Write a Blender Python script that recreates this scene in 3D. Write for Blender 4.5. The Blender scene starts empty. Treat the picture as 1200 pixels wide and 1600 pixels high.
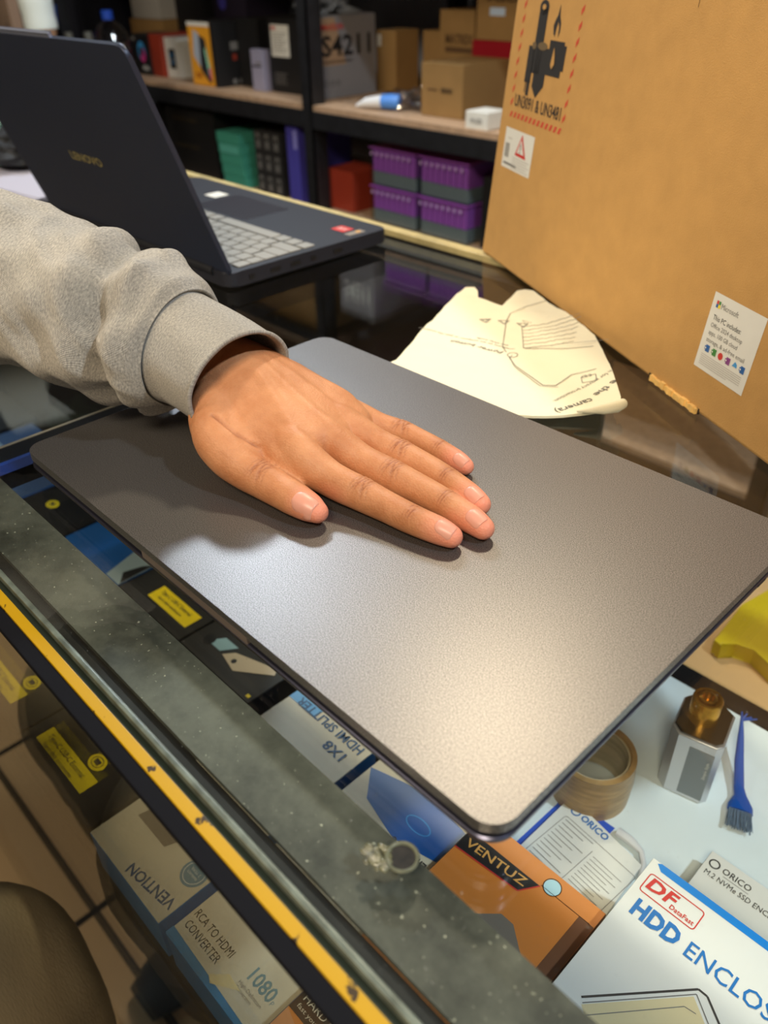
import bpy, bmesh, math, random
from math import sin, cos, pi, radians as R
from mathutils import Vector as V, Matrix, noise
random.seed(7)
SC = bpy.context.scene
COL = SC.collection

# ------------------------------------------------------------------ camera
cam_d = bpy.data.cameras.new('camera'); cam = bpy.data.objects.new('camera', cam_d); COL.objects.link(cam)
RM = Matrix(((0.69656971, -0.40098487, 0.59498049), (0.71731106, 0.4076705, -0.56503947), (-0.01598372, 0.82037546, 0.5716018)))
rx = V(RM[0]).normalized(); ry = V(RM[1]); ry = (ry - rx * rx.dot(ry)).normalized(); rz = rx.cross(ry)
m4 = Matrix((rx, ry, rz)).to_4x4(); m4.translation = V((0, 0, 0.2556)); cam.matrix_world = m4
cam_d.sensor_fit = 'HORIZONTAL'; cam_d.sensor_width = 36.0; cam_d.lens = 36.0 * 1252.3 / 1200
cam_d.clip_start = 0.02; cam_d.clip_end = 30
cam_d.dof.use_dof = True; cam_d.dof.focus_distance = 0.42; cam_d.dof.aperture_fstop = 11.0
SC.camera = cam
SC.view_settings.view_transform = 'Standard'; SC.view_settings.look = 'None'
SC.view_settings.exposure = 0.22; SC.view_settings.gamma = 1.0; SC.view_settings.use_curve_mapping = False
SC.cycles.transparent_max_bounces = 24; SC.cycles.max_bounces = 10

def srgb(r, g, b):
    f = lambda c: (c / 12.92) if c <= 0.04045 else ((c + 0.055) / 1.055) ** 2.4
    return (f(r / 255), f(g / 255), f(b / 255), 1.0)

# ------------------------------------------------------------------ light
w = bpy.data.worlds.new('world'); SC.world = w; w.use_nodes = True
w.node_tree.nodes['Background'].inputs[0].default_value = (0.75, 0.85, 1.0, 1); w.node_tree.nodes['Background'].inputs[1].default_value = 0.25
def area(name, loc, target, sx, sy, power, col):
    d = bpy.data.lights.new(name, 'AREA'); d.shape = 'RECTANGLE'; d.size = sx; d.size_y = sy; d.energy = power; d.color = col
    o = bpy.data.objects.new(name, d); COL.objects.link(o); o.location = loc
    o.rotation_euler = (V(target) - V(loc)).to_track_quat('-Z', 'Y').to_euler(); return o
area('cool_ceiling_lamp', (-1.60, 1.00, 1.22), (-.3, .15, 0), 0.10, 0.10, 9, (0.74, 0.87, 1.0))
area('warm_ceiling_lamp', (-0.80, 1.13, 1.50), (-.15, .2, 0), 0.12, 0.12, 13, (1.0, 0.86, 0.62))
area('customer_side_lamp', (0.30, -0.85, 1.50), (-.25, .3, 0.0), 0.6, 0.4, 26, (1.0, 0.84, 0.62))
area('floor_fill', (-1.25, -1.35, 1.60), (-.6, .0, -.6), 0.5, 0.5, 30, (1.0, 0.86, 0.66))  # added fill, brightens the customer-side floor and the trousers
area('counter_downlight', (0.78, 0.55, 1.42), (-.1, .3, -.2), 0.10, 0.10, 17, (0.78, 0.90, 1.0))
area('rack_fill', (-1.38, 1.20, 1.17), (-1.80, 1.55, -.12), 0.24, 0.10, 6, (0.85, 0.92, 1.0))  # added fill for the dark rack, no fixture known here

# ------------------------------------------------------------------ materials
MATS = {}
def mat(name, col, rough=0.5, metal=0.0, noise_amt=0.0, noise_scale=50, bump=0.0, bump_scale=200, spec=0.5, coat=0, sss=0, emit=0, stretch=None, col2=None, alpha=None):
    if name in MATS: return MATS[name]
    m = bpy.data.materials.new(name); m.use_nodes = True; nt = m.node_tree; b = nt.nodes['Principled BSDF']
    b.inputs['Base Color'].default_value = col; b.inputs['Roughness'].default_value = rough; b.inputs['Metallic'].default_value = metal
    b.inputs['Specular IOR Level'].default_value = spec
    if coat: b.inputs['Coat Weight'].default_value = coat; b.inputs['Coat Roughness'].default_value = 0.15
    if sss: b.inputs['Subsurface Weight'].default_value = sss; b.inputs['Subsurface Radius'].default_value = (1, .35, .2); b.inputs['Subsurface Scale'].default_value = 0.004
    if emit: b.inputs['Emission Color'].default_value = col; b.inputs['Emission Strength'].default_value = emit
    if alpha is not None: b.inputs['Alpha'].default_value = alpha
    tc = nt.nodes.new('ShaderNodeTexCoord'); mp = nt.nodes.new('ShaderNodeMapping'); nt.links.new(tc.outputs['Object'], mp.inputs['Vector'])
    if stretch: mp.inputs['Scale'].default_value = stretch
    if noise_amt or col2:
        n = nt.nodes.new('ShaderNodeTexNoise'); n.inputs['Scale'].default_value = noise_scale; n.inputs['Detail'].default_value = 6
        nt.links.new(mp.outputs[0], n.inputs['Vector'])
        cr = nt.nodes.new('ShaderNodeValToRGB'); cr.color_ramp.elements[0].position = 0.3; cr.color_ramp.elements[1].position = 0.7
        c1 = col2 if col2 else tuple(min(1, c * (1 - noise_amt)) for c in col[:3]) + (1,)
        c2 = col if col2 else tuple(min(1, c * (1 + noise_amt)) for c in col[:3]) + (1,)
        cr.color_ramp.elements[0].color = c1; cr.color_ramp.elements[1].color = c2
        nt.links.new(n.outputs['Fac'], cr.inputs[0]); nt.links.new(cr.outputs[0], b.inputs['Base Color'])
    if bump:
        n2 = nt.nodes.new('ShaderNodeTexNoise'); n2.inputs['Scale'].default_value = bump_scale; n2.inputs['Detail'].default_value = 4
        nt.links.new(mp.outputs[0], n2.inputs['Vector'])
        bp = nt.nodes.new('ShaderNodeBump'); bp.inputs['Strength'].default_value = bump; bp.inputs['Distance'].default_value = 0.001
        nt.links.new(n2.outputs['Fac'], bp.inputs['Height']); nt.links.new(bp.outputs[0], b.inputs['Normal'])
    MATS[name] = m; return m

def glass_mat(name, tint, ior=1.5, rough=0.0, dust=0.0, boost=1.0):
    m = bpy.data.materials.new(name); m.use_nodes = True; nt = m.node_tree; nt.nodes.clear()
    out = nt.nodes.new('ShaderNodeOutputMaterial'); mx = nt.nodes.new('ShaderNodeMixShader'); tr = nt.nodes.new('ShaderNodeBsdfTransparent')
    gl = nt.nodes.new('ShaderNodeBsdfGlossy'); fr = nt.nodes.new('ShaderNodeFresnel')
    tr.inputs[0].default_value = tint; gl.inputs['Roughness'].default_value = rough
    ge = nt.nodes.new('ShaderNodeNewGeometry'); im = nt.nodes.new('ShaderNodeMix'); im.inputs[2].default_value = ior; im.inputs[3].default_value = 1 / ior
    nt.links.new(ge.outputs['Backfacing'], im.inputs[0]); nt.links.new(im.outputs[0], fr.inputs[0])
    if boost != 1.0:
        mu = nt.nodes.new('ShaderNodeMath'); mu.operation = 'MULTIPLY'; mu.inputs[1].default_value = boost; mu.use_clamp = True
        nt.links.new(fr.outputs[0], mu.inputs[0]); nt.links.new(mu.outputs[0], mx.inputs[0])
    else: nt.links.new(fr.outputs[0], mx.inputs[0])
    nt.links.new(tr.outputs[0], mx.inputs[1]); nt.links.new(gl.outputs[0], mx.inputs[2])
    last = mx
    if dust:
        df = nt.nodes.new('ShaderNodeBsdfDiffuse'); df.inputs[0].default_value = (0.6, 0.6, 0.55, 1)
        m2 = nt.nodes.new('ShaderNodeMixShader'); tc = nt.nodes.new('ShaderNodeTexCoord'); n = nt.nodes.new('ShaderNodeTexNoise'); n.inputs['Scale'].default_value = 500
        n.inputs['Detail'].default_value = 3
        cr = nt.nodes.new('ShaderNodeValToRGB'); cr.color_ramp.elements[0].position = 0.70; cr.color_ramp.elements[1].position = 0.80
        cr.color_ramp.elements[0].color = (0, 0, 0, 1); cr.color_ramp.elements[1].color = (dust, dust, dust, 1)
        nt.links.new(tc.outputs['Object'], n.inputs['Vector']); nt.links.new(n.outputs['Fac'], cr.inputs[0]); nt.links.new(cr.outputs[0], m2.inputs[0])
        nt.links.new(mx.outputs[0], m2.inputs[1]); nt.links.new(df.outputs[0], m2.inputs[2]); last = m2
    nt.links.new(last.outputs[0], out.inputs[0]); MATS[name] = m; return m

cardb = mat('cardboard', srgb(196, 152, 92), 0.8, noise_amt=0.05, noise_scale=60, bump=0.35, bump_scale=1100, spec=0.2)
cardb_d = mat('cardboard_dull', srgb(150, 118, 74), 0.85, noise_amt=0.06, noise_scale=20, bump=0.3, bump_scale=300, spec=0.2)
cardb_tape = mat('torn_cardboard', srgb(236, 190, 110), 0.7, noise_amt=0.2, noise_scale=150, bump=0.6)
blackp = mat('black_plastic', srgb(22, 23, 28), 0.45, noise_amt=0.1)
blackm = mat('black_painted_metal', srgb(24, 25, 29), 0.5, noise_amt=0.3, noise_scale=40, bump=0.2)
blackbox = mat('black_card', srgb(20, 20, 22), 0.55)
whitecard = mat('white_card', srgb(226, 226, 220), 0.45, noise_amt=0.02)
greycard = mat('grey_card', srgb(120, 120, 124), 0.6)
blueprint = mat('blue_print', srgb(28, 96, 170), 0.4)
skyprint = mat('light_blue_print', srgb(60, 150, 215), 0.4)
redprint = mat('red_print', srgb(205, 50, 45), 0.5)
brickred = mat('brick_red_card', srgb(150, 52, 32), 0.5)
crimson = mat('crimson_card', srgb(150, 12, 30), 0.45)
blackprint = mat('black_print', srgb(26, 26, 28), 0.55)
greyprint = mat('grey_print', srgb(120, 118, 116), 0.6)
palegrey = mat('pale_grey_print', srgb(186, 182, 178), 0.6)
yellowp = mat('yellow_label', srgb(246, 220, 30), 0.4)
orangep = mat('orange_card', srgb(214, 130, 52), 0.45)
ambercard = mat('amber_card', srgb(228, 160, 40), 0.5)
goldprint = mat('gold_print', srgb(226, 170, 90), 0.4)
greenprint = mat('green_print', srgb(70, 140, 70), 0.5)
purpleprint = mat('purple_print', srgb(140, 70, 140), 0.5)
magenta = mat('magenta_print', srgb(215, 60, 140), 0.5)
tealcard = mat('teal_card', srgb(66, 150, 130), 0.5)
indigo = mat('indigo_card', srgb(70, 66, 160), 0.5)

# ------------------------------------------------------------------ mesh helpers
class MB:
    def __init__(s): s.bm = bmesh.new(); s.bev = False
    def box(s, x0, x1, y0, y1, z0, z1, bev=0.0, seg=2, M=None):
        g = bmesh.ops.create_cube(s.bm, size=1.0)['verts']
        for v in g: v.co = V(((x0 + x1) / 2 + v.co.x * (x1 - x0), (y0 + y1) / 2 + v.co.y * (y1 - y0), (z0 + z1) / 2 + v.co.z * (z1 - z0)))
        if bev:
            s.bev = True
            es = list({e for v in g for e in v.link_edges})
            r = bmesh.ops.bevel(s.bm, geom=es, offset=bev, segments=seg, affect='EDGES', profile=0.5)
            g = list({v for v in r['verts']} | {v for f in r['faces'] for v in f.verts})
        if M is not None:
            for v in g: v.co = M @ v.co
        return s
    def prism(s, pts, z0, z1, M=None, bev=0, seg=2):
        a = [s.bm.verts.new((x, y, z0)) for x, y in pts]; b = [s.bm.verts.new((x, y, z1)) for x, y in pts]; n = len(pts)
        fs = [s.bm.faces.new(a[::-1]), s.bm.faces.new(b)]
        for i in range(n): fs.append(s.bm.faces.new((a[i], a[(i + 1) % n], b[(i + 1) % n], b[i])))
        vs = a + b
        if bev:
            s.bev = True
            es = [e for e in fs[1].edges] + [e for e in fs[0].edges]
            r = bmesh.ops.bevel(s.bm, geom=es, offset=bev, segments=seg, affect='EDGES', profile=0.5)
            vs = list(set(v for f in r['faces'] for v in f.verts) | {v for v in vs if v.is_valid})
        if M is not None:
            for v in vs: v.co = M @ v.co
        return s
    def tube(s, pts, radii, n=12, up=None, flat=1.0, cap=True):
        """swept tube; radii list (number or (w,h)); up = reference up vector"""
        pts = [V(p) for p in pts]; up = V(up) if up else V((0, 0, 1)); rings = []
        for i, p in enumerate(pts):
            t = (pts[min(i + 1, len(pts) - 1)] - pts[max(i - 1, 0)]).normalized()
            side = t.cross(up)
            if side.length < 1e-4: side = t.cross(V((0, 1, 0)))
            side.normalize(); u = side.cross(t).normalized()
            r = radii[i] if isinstance(radii, (list, tuple)) else radii
            rw, rh = r if isinstance(r, (list, tuple)) else (r, r)
            rings.append([s.bm.verts.new(p + side * (rw * cos(2 * pi * k / n)) + u * (rh * sin(2 * pi * k / n))) for k in range(n)])
        for a, b in zip(rings, rings[1:]):
            for k in range(n): s.bm.faces.new((a[k], a[(k + 1) % n], b[(k + 1) % n], b[k]))
        if cap: s.bm.faces.new(rings[0][::-1]); s.bm.faces.new(rings[-1])
        return s
    def lathe(s, prof, c=(0, 0, 0), n=32, M=None, close=False):
        rings = []
        for r, z in prof: rings.append([s.bm.verts.new(V((c[0] + r * cos(2 * pi * k / n), c[1] + r * sin(2 * pi * k / n), c[2] + z))) for k in range(n)])
        for a, b in zip(rings, rings[1:]):
            for k in range(n): s.bm.faces.new((a[k], a[(k + 1) % n], b[(k + 1) % n], b[k]))
        if close:
            a, b = rings[-1], rings[0]
            for k in range(n): s.bm.faces.new((a[k], a[(k + 1) % n], b[(k + 1) % n], b[k]))
        else:
            s.bm.faces.new(rings[0][::-1]); s.bm.faces.new(rings[-1])
        if M is not None:
            for rr in rings:
                for v in rr: v.co = M @ v.co
        return s
    def build(s, name, m, parent=None, smooth=True, angle=35, fix=True):
        if fix: bmesh.ops.recalc_face_normals(s.bm, faces=s.bm.faces)
        me = bpy.data.meshes.new(name); s.bm.to_mesh(me); s.bm.free()
        if smooth and len(me.polygons):
            me.polygons.foreach_set('use_smooth', [True] * len(me.polygons)); me.set_sharp_from_angle(angle=R(angle))
        me.materials.append(m)
        o = bpy.data.objects.new(name, me); COL.objects.link(o)
        if parent is not None: o.parent = parent
        if s.bev and smooth:
            wn = o.modifiers.new('even_shading', 'WEIGHTED_NORMAL'); wn.weight = 100; wn.keep_sharp = True
        return o

def tag(o, label=None, cat=None, group=None, kind=None):
    if label: o['label'] = label
    if cat: o['category'] = cat
    if group: o['group'] = group
    if kind: o['kind'] = kind
    return o
def thing(name, label, cat, loc=(0, 0, 0), rz=0, group=None):
    o = bpy.data.objects.new(name, None); COL.objects.link(o); o.location = loc; o.rotation_euler = (0, 0, rz); o.empty_display_size = 0.02
    return tag(o, label, cat, group)
def copy_tree(o, parent=None):
    c = o.copy(); COL.objects.link(c)
    if parent is not None: c.parent = parent
    for ch in list(o.children): copy_tree(ch, c)
    return c

_tc = {}
def text_mesh(s, bold):
    k = (s, bold)
    if k in _tc: return _tc[k]
    cu = bpy.data.curves.new('t', 'FONT'); cu.body = s; cu.resolution_u = 2; cu.offset = bold; cu.size = 1.0
    o = bpy.data.objects.new('t', cu); COL.objects.link(o)
    dg = bpy.context.evaluated_depsgraph_get(); me = bpy.data.meshes.new_from_object(o.evaluated_get(dg))
    vs = [v.co.copy() for v in me.vertices]; fs = [tuple(p.vertices) for p in me.polygons]
    bpy.data.objects.remove(o); bpy.data.curves.remove(cu); bpy.data.meshes.remove(me)
    if vs:
        x0 = min(v.x for v in vs); x1 = max(v.x for v in vs)
    else: x0, x1 = 0, 1
    _tc[k] = (vs, fs, x0, x1); return _tc[k]

class Face:
    """printed marks on a flat face: origin, unit u (reading direction), unit v (up)"""
    def __init__(s, o, u, v, parent, lift=0.00025):
        s.o = V(o); s.u = V(u).normalized(); s.v = V(v).normalized(); s.n = s.u.cross(s.v); s.p = parent; s.lift = lift; s.b = {}
    def P(s, u, v, l=1): return s.o + s.u * u + s.v * v + s.n * (s.lift * l)
    def bm(s, name, m):
        k = (name, m.name)
        if k not in s.b: s.b[k] = (bmesh.new(), m)
        return s.b[k][0]
    def text(s, t, u, v, h, m, w=None, rot=0, bold=0.0, l=2, name='lettering', slant=0):
        vs, fs, x0, x1 = text_mesh(t, bold); sc = h / 0.70; sx = sc if w is None else w / (x1 - x0)
        c, sn = cos(R(rot)), sin(R(rot)); b = s.bm(name, m); nv = []
        for q in vs:
            a = (q.x - x0) * sx + slant * q.y * sc; d = q.y * sc
            nv.append(b.verts.new(s.P(u + a * c - d * sn, v + a * sn + d * c, l)))
        for f in fs:
            try: b.faces.new([nv[i] for i in f])
            except ValueError: pass
        return s
    def poly(s, pts, m, l=1, name='printing'):
        b = s.bm(name, m); b.faces.new([b.verts.new(s.P(x, y, l)) for x, y in pts]); return s
    def rect(s, u0, u1, v0, v1, m, l=1, name='printing'): return s.poly([(u0, v0), (u1, v0), (u1, v1), (u0, v1)], m, l, name)
    def circ(s, u, v, r, m, l=1, name='printing', n=24, ry=None):
        ry = ry or r; return s.poly([(u + r * cos(2 * pi * k / n), v + ry * sin(2 * pi * k / n)) for k in range(n)], m, l, name)
    def line(s, pts, wd, m, l=1, name='printing', closed=False):
        if closed: pts = list(pts) + [pts[0]]
        for a, b in zip(pts, pts[1:]):
            d = V((b[0] - a[0], b[1] - a[1])); 
            if d.length < 1e-7: continue
            d.normalize(); q = V((-d.y, d.x)) * wd / 2; e = d * wd / 2 * 0
            s.poly([(a[0] - q.x, a[1] - q.y), (b[0] - q.x, b[1] - q.y), (b[0] + q.x, b[1] + q.y), (a[0] + q.x, a[1] + q.y)], m, l, name)
        return s
    def ring(s, u, v, r, wd, m, l=1, name='printing', n=28, ry=None):
        ry = ry or r; return s.line([(u + r * cos(2 * pi * k / n), v + ry * sin(2 * pi * k / n)) for k in range(n)], wd, m, l, name, True)
    def done(s, labels=None):
        inv = s.p.matrix_world.inverted() if False else None
        out = []
        for (name, mn), (b, m) in s.b.items():
            me = bpy.data.meshes.new(name); b.to_mesh(me); b.free(); me.materials.append(m)
            o = bpy.data.objects.new(name, me); COL.objects.link(o); o.parent = s.p; out.append(o)
        s.b = {}; return out

def rrect(x0, x1, y0, y1, r, n=6):
    pts = []
    for cx, cy, a0 in ((x1 - r, y1 - r, 0), (x0 + r, y1 - r, 90), (x0 + r, y0 + r, 180), (x1 - r, y0 + r, 270)):
        for k in range(n + 1): a = R(a0 + 90 * k / n); pts.append((cx + r * cos(a), cy + r * sin(a)))
    return pts
def struct(o): o['kind'] = 'structure'; return o

# ------------------------------------------------------------------ room
def tile_mat():
    m = bpy.data.materials.new('floor_tiles'); m.use_nodes = True; nt = m.node_tree; b = nt.nodes['Principled BSDF']
    tc = nt.nodes.new('ShaderNodeTexCoord'); mp = nt.nodes.new('ShaderNodeMapping'); br = nt.nodes.new('ShaderNodeTexBrick')
    mp.inputs['Rotation'].default_value = (0, 0, R(0))
    br.offset = 0; br.inputs['Scale'].default_value = 1; br.inputs['Mortar Size'].default_value = 0.006; br.inputs['Brick Width'].default_value = 0.4; br.inputs['Row Height'].default_value = 0.4
    br.inputs['Color1'].default_value = srgb(178, 150, 112); br.inputs['Color2'].default_value = srgb(168, 142, 106); br.inputs['Mortar'].default_value = srgb(28, 24, 20)
    nt.links.new(tc.outputs['Object'], mp.inputs[0]); nt.links.new(mp.outputs[0], br.inputs['Vector']); nt.links.new(br.outputs['Color'], b.inputs['Base Color'])
    b.inputs['Roughness'].default_value = 0.3; return m
struct(MB().box(-4.5, 2.5, -3, 3, -1.0, -0.95).build('floor', tile_mat()))
wallm = mat('wall_paint', srgb(150, 158, 172), 0.8)
struct(MB().box(-4.5, 2.5, 2.05, 2.15, -0.95, 1.7).build('wall_back', wallm))
struct(MB().box(-4.5, 2.5, -3.1, -3.0, -0.95, 1.7).build('wall_front', mat('front_wall_paint', srgb(120, 112, 104), 0.8)))
struct(MB().box(-4.6, -4.5, -3, 2.05, -0.95, 1.7).build('wall_left', mat('dark_wall', srgb(26, 32, 48), 0.8)))
struct(MB().box(2.5, 2.6, -3, 2.05, -0.95, 1.7).build('wall_right', wallm))
struct(MB().box(-4.5, 2.5, -3, 2.05, 1.7, 1.75).build('ceiling', mat('ceiling_paint', srgb(90, 88, 86), 0.9)))

# ------------------------------------------------------------------ glass counter
glassm = glass_mat('counter_glass', (0.975, 0.99, 0.98, 1), 1.5, 0.0, dust=0.25)
paneglass = glass_mat('front_pane_glass', (0.97, 0.985, 0.965, 1), 1.5, 0.0)
def flange_mat():
    m = bpy.data.materials.new('dusty_grey_metal'); m.use_nodes = True; nt = m.node_tree; b = nt.nodes['Principled BSDF']
    tc = nt.nodes.new('ShaderNodeTexCoord'); n = nt.nodes.new('ShaderNodeTexNoise'); n.inputs['Scale'].default_value = 14; n.inputs['Detail'].default_value = 8; n.inputs['Roughness'].default_value = 0.7
    cr = nt.nodes.new('ShaderNodeValToRGB'); e = cr.color_ramp.elements; e[0].position = 0.38; e[0].color = srgb(44, 46, 40); e[1].position = 0.72; e[1].color = srgb(104, 105, 94)
    n2 = nt.nodes.new('ShaderNodeTexNoise'); n2.inputs['Scale'].default_value = 420; n2.inputs['Detail'].default_value = 2
    cr2 = nt.nodes.new('ShaderNodeValToRGB'); cr2.color_ramp.elements[0].position = 0.68; cr2.color_ramp.elements[1].position = 0.78; cr2.color_ramp.elements[0].color = (0, 0, 0, 1)
    mx = nt.nodes.new('ShaderNodeMix'); mx.data_type = 'RGBA'; mx.inputs[7].default_value = srgb(190, 190, 170)
    nt.links.new(tc.outputs['Object'], n.inputs['Vector']); nt.links.new(tc.outputs['Object'], n2.inputs['Vector']); nt.links.new(n.outputs['Fac'], cr.inputs[0]); nt.links.new(n2.outputs['Fac'], cr2.inputs[0])
    nt.links.new(cr.outputs[0], mx.inputs[6]); nt.links.new(cr2.outputs[0], mx.inputs[0]); nt.links.new(mx.outputs[2], b.inputs['Base Color']); b.inputs['Roughness'].default_value = 0.55
    return m
def paint_yellow():
    m = bpy.data.materials.new('chipped_yellow_paint'); m.use_nodes = True; nt = m.node_tree; b = nt.nodes['Principled BSDF']
    tc = nt.nodes.new('ShaderNodeTexCoord'); n = nt.nodes.new('ShaderNodeTexNoise'); n.inputs['Scale'].default_value = 130; n.inputs['Detail'].default_value = 3
    cr = nt.nodes.new('ShaderNodeValToRGB'); e = cr.color_ramp.elements; e[0].position = 0.322; e[0].color = srgb(50, 34, 12); e[1].position = 0.35; e[1].color = srgb(176, 136, 6)
    nt.links.new(tc.outputs['Object'], n.inputs['Vector']); nt.links.new(n.outputs['Fac'], cr.inputs[0]); nt.links.new(cr.outputs[0], b.inputs['Base Color']); b.inputs['Roughness'].default_value = 0.4
    return m
X0, X1 = -2.2, 0.75
case = thing('display_counter', 'long glass topped display counter with dusty grey frame and yellow stripe along its front', 'display counter', (0, 0, -0.95))
def cb(mb, name, m, lab=None, **k):
    o = mb.build(name, m, case, **k); o.location = (0, 0, 0.95)
    if lab: o['label'] = lab
    return o
cb(MB().box(X0, X1, .0775, .655, -.008, 0, bev=.0008), 'glass_top', glassm, 'clear glass top', smooth=False)
cb(MB().box(X0, X1, .0765, .0795, -.0085, -.0002, bev=.001), 'glass_edge', mat('frosted_glass_edge', srgb(92, 100, 92), 0.35, noise_amt=0.5, noise_scale=90), 'pale frosted front edge of the glass')
fl = MB().box(X0, X1, .0885, .1195, -.0125, -.0095)
cb(fl, 'front_flange', flange_mat(), 'dusty grey metal flange under the glass')
cb(MB().box(X0, X1, .0795, .0885, -.016, -.013), 'channel', mat('dark_channel', srgb(34, 32, 28), 0.6, noise_amt=0.5, noise_scale=60))
cb(MB().box(X0, X1, .0735, .0765, -.012, -.004), 'gasket', mat('dark_green_gasket', srgb(30, 38, 30), 0.35))
cb(MB().box(X0, X1, .0685, .0737, -.012, -.0035, bev=.0006), 'painted_stripe', paint_yellow(), 'chipped yellow painted stripe')
rail = MB().box(X0, X1, .0615, .0688, -.0085, -.0045, bev=.0010).box(X0, X1, .0688, .0735, -.030, -.0125)
cb(rail, 'front_rail', mat('rail_black', srgb(12, 13, 19), 0.8, bump=.2, spec=.15), 'black front rail')
cb(MB().box(X0, X1, .0640, .0680, -.88, -.0090), 'front_pane', paneglass, 'vertical front glass pane')
cb(MB().box(X0, X1, .0725, .54, -.2705, -.2655), 'glass_shelf', glassm)
cb(MB().box(X0, X1, .6425, .6555, -.006, .0012, bev=.0008), 'rear_edge_strip', mat('cream_strip', srgb(196, 180, 130), 0.35, noise_amt=0.25, noise_scale=30), 'cream strip along the rear edge')
cb(MB().box(X0, X1, .615, .650, -.05, -.0085), 'rear_rail', blackm)
cb(MB().box(X0, X1, .5185, .537, -.285, -.2655).box(X0, X1, .0735, .085, -.285, -.2715), 'shelf_rail', blackm)
cb(MB().box(X0, -.36, .640, .648, -.9, -.055), 'dark_rear_panel', mat('dark_back_panel', srgb(20, 18, 17), 0.5))  # added black panel, keeps the rear of the case dark through the glass
cb(MB().box(X0, X1, .075, .65, -.945, -.89), 'plinth', blackm)
for lx in (-2.19, -0.0, .72):
    cb(MB().box(lx - .012, lx + .012, .62, .645, -.945, -.05), 'leg', blackm)
cb(MB().box(-.5095, -.4915, .1200, .31, -.030, -.0095), 'cross_rail', MATS['rail_black'], 'black cross rail under the glass')
cb(MB().box(-.4912, -.4875, .1200, .31, -.016, -.0093), 'blue_strip', mat('strip_blue', srgb(30, 60, 140), 0.3), 'blue strip along the cross rail')  # plain blue strip laid beside the cross rail
cb(MB().box(-.5125, -.5097, .1200, .31, -.014, -.0093), 'rail_edge', mat('pale_edge', srgb(130, 122, 110), 0.4))
# bolt hole with glue
hb = MB()
hb.lathe([(.0056, -.0006), (.0061, .0001), (.0056, .0006), (.0048, .0003), (.0045, -.0004), (.0048, -.0006)], (-.1120, .1118, .0008), n=28, close=True)
cb(hb, 'bolt_collar', mat('glue_grey', srgb(92, 94, 78), 0.25, noise_amt=0.3, noise_scale=200, bump=0.5), 'grey ring of glue round the bolt hole')
cb(MB().lathe([(.0049, 0), (.0049, .0003)], (-.1120, .1118, .0002), n=24), 'bolt_hole', mat('hole_dark', srgb(22, 19, 15), 0.8, noise_amt=0.8, noise_scale=400, bump=1))
gb = MB(); rr = random.Random(3)
for i in range(34):
    a = rr.uniform(0, 2 * pi); q = rr.uniform(0, 1) ** .7; px = -.1185 + .0055 * q * cos(a); py = .1062 + .0046 * q * sin(a)
    rad = rr.uniform(.0006, .0014)
    g = bmesh.ops.create_icosphere(gb.bm, subdivisions=2, radius=rad)['verts']
    for v in g: v.co = V((px + v.co.x * 1.6, py + v.co.y, .0003 + v.co.z * .6))
cb(gb, 'glue_blob', mat('clear_glue', srgb(84, 84, 62), 0.08, noise_amt=0.4, noise_scale=300, spec=1.0), 'lumpy dried glue beside the bolt hole')

# ------------------------------------------------------------------ closed laptop
def lid_mat():
    m = bpy.data.materials.new('brushed_grey_metal'); m.use_nodes = True; nt = m.node_tree; b = nt.nodes['Principled BSDF']
    tc = nt.nodes.new('ShaderNodeTexCoord'); n = nt.nodes.new('ShaderNodeTexNoise'); n.inputs['Scale'].default_value = 2200; n.inputs['Detail'].default_value = 1
    cr = nt.nodes.new('ShaderNodeValToRGB'); cr.color_ramp.elements[0].position = 0.35; cr.color_ramp.elements[1].position = 0.75
    cr.color_ramp.elements[0].color = srgb(82, 79, 78); cr.color_ramp.elements[1].color = srgb(150, 146, 143)
    nt.links.new(tc.outputs['Object'], n.inputs['Vector']); nt.links.new(n.outputs['Fac'], cr.inputs[0]); nt.links.new(cr.outputs[0], b.inputs['Base Color'])
    bp = nt.nodes.new('ShaderNodeBump'); bp.inputs['Strength'].default_value = 0.05; bp.inputs['Distance'].default_value = 0.0005
    nt.links.new(n.outputs['Fac'], bp.inputs['Height']); nt.links.new(bp.outputs[0], b.inputs['Normal'])
    b.inputs['Metallic'].default_value = 0.78; b.inputs['Roughness'].default_value = 0.385
    MATS['lid'] = m; return m
lidm = lid_mat(); basem = mat('dark_grey_metal', srgb(78, 78, 94), 0.30, 0.85)
lap = thing('closed_laptop', 'closed grey metal laptop lying on the glass counter under the hand', 'laptop', (-.266, .247, 0))
def lb(mb, name, m, par=lap, lab=None, **k):
    o = mb.build(name, m, par, **k)
    if par is lap: o.location = (.266, -.247, 0)
    if lab: o['label'] = lab
    return o
lb(MB().prism(rrect(-.445, -.087, .130, .3645, .011, 10), .0148, .0200, bev=.0008, seg=3), 'lid', lidm)
lb(MB().prism(rrect(-.4430, -.0892, .1318, .3627, .0100, 8), .0110, .0150), 'rim_gap', mat('rubber_black', srgb(14, 14, 16), 0.6))
bs = MB(); rings = []
for ins, z in ((.0100, .0030), (.0085, .0034), (.0012, .0086), (.0002, .0094), (0, .0100), (0, .0112), (.0006, .0118)):
    rings.append([bs.bm.verts.new((x_, y_, z)) for x_, y_ in rrect(-.445 + ins, -.087 - ins, .1297 + ins, .3645 - ins, .011, 10)])
for a_, b2 in zip(rings, rings[1:]):
    for k in range(len(a_)): bs.bm.faces.new((a_[k], a_[(k + 1) % len(a_)], b2[(k + 1) % len(a_)], b2[k]))
bs.bm.faces.new(rings[0][::-1]); bs.bm.faces.new(rings[-1])
lb(bs, 'base', basem)
lb(MB().box(-.312, -.224, .1299, .1330, .0108, .0160, bev=.0005), 'opening_lip', mat('lip_metal', srgb(130, 116, 108), 0.4, 0.5), lab='raised lip in the middle of the front edge')
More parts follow.
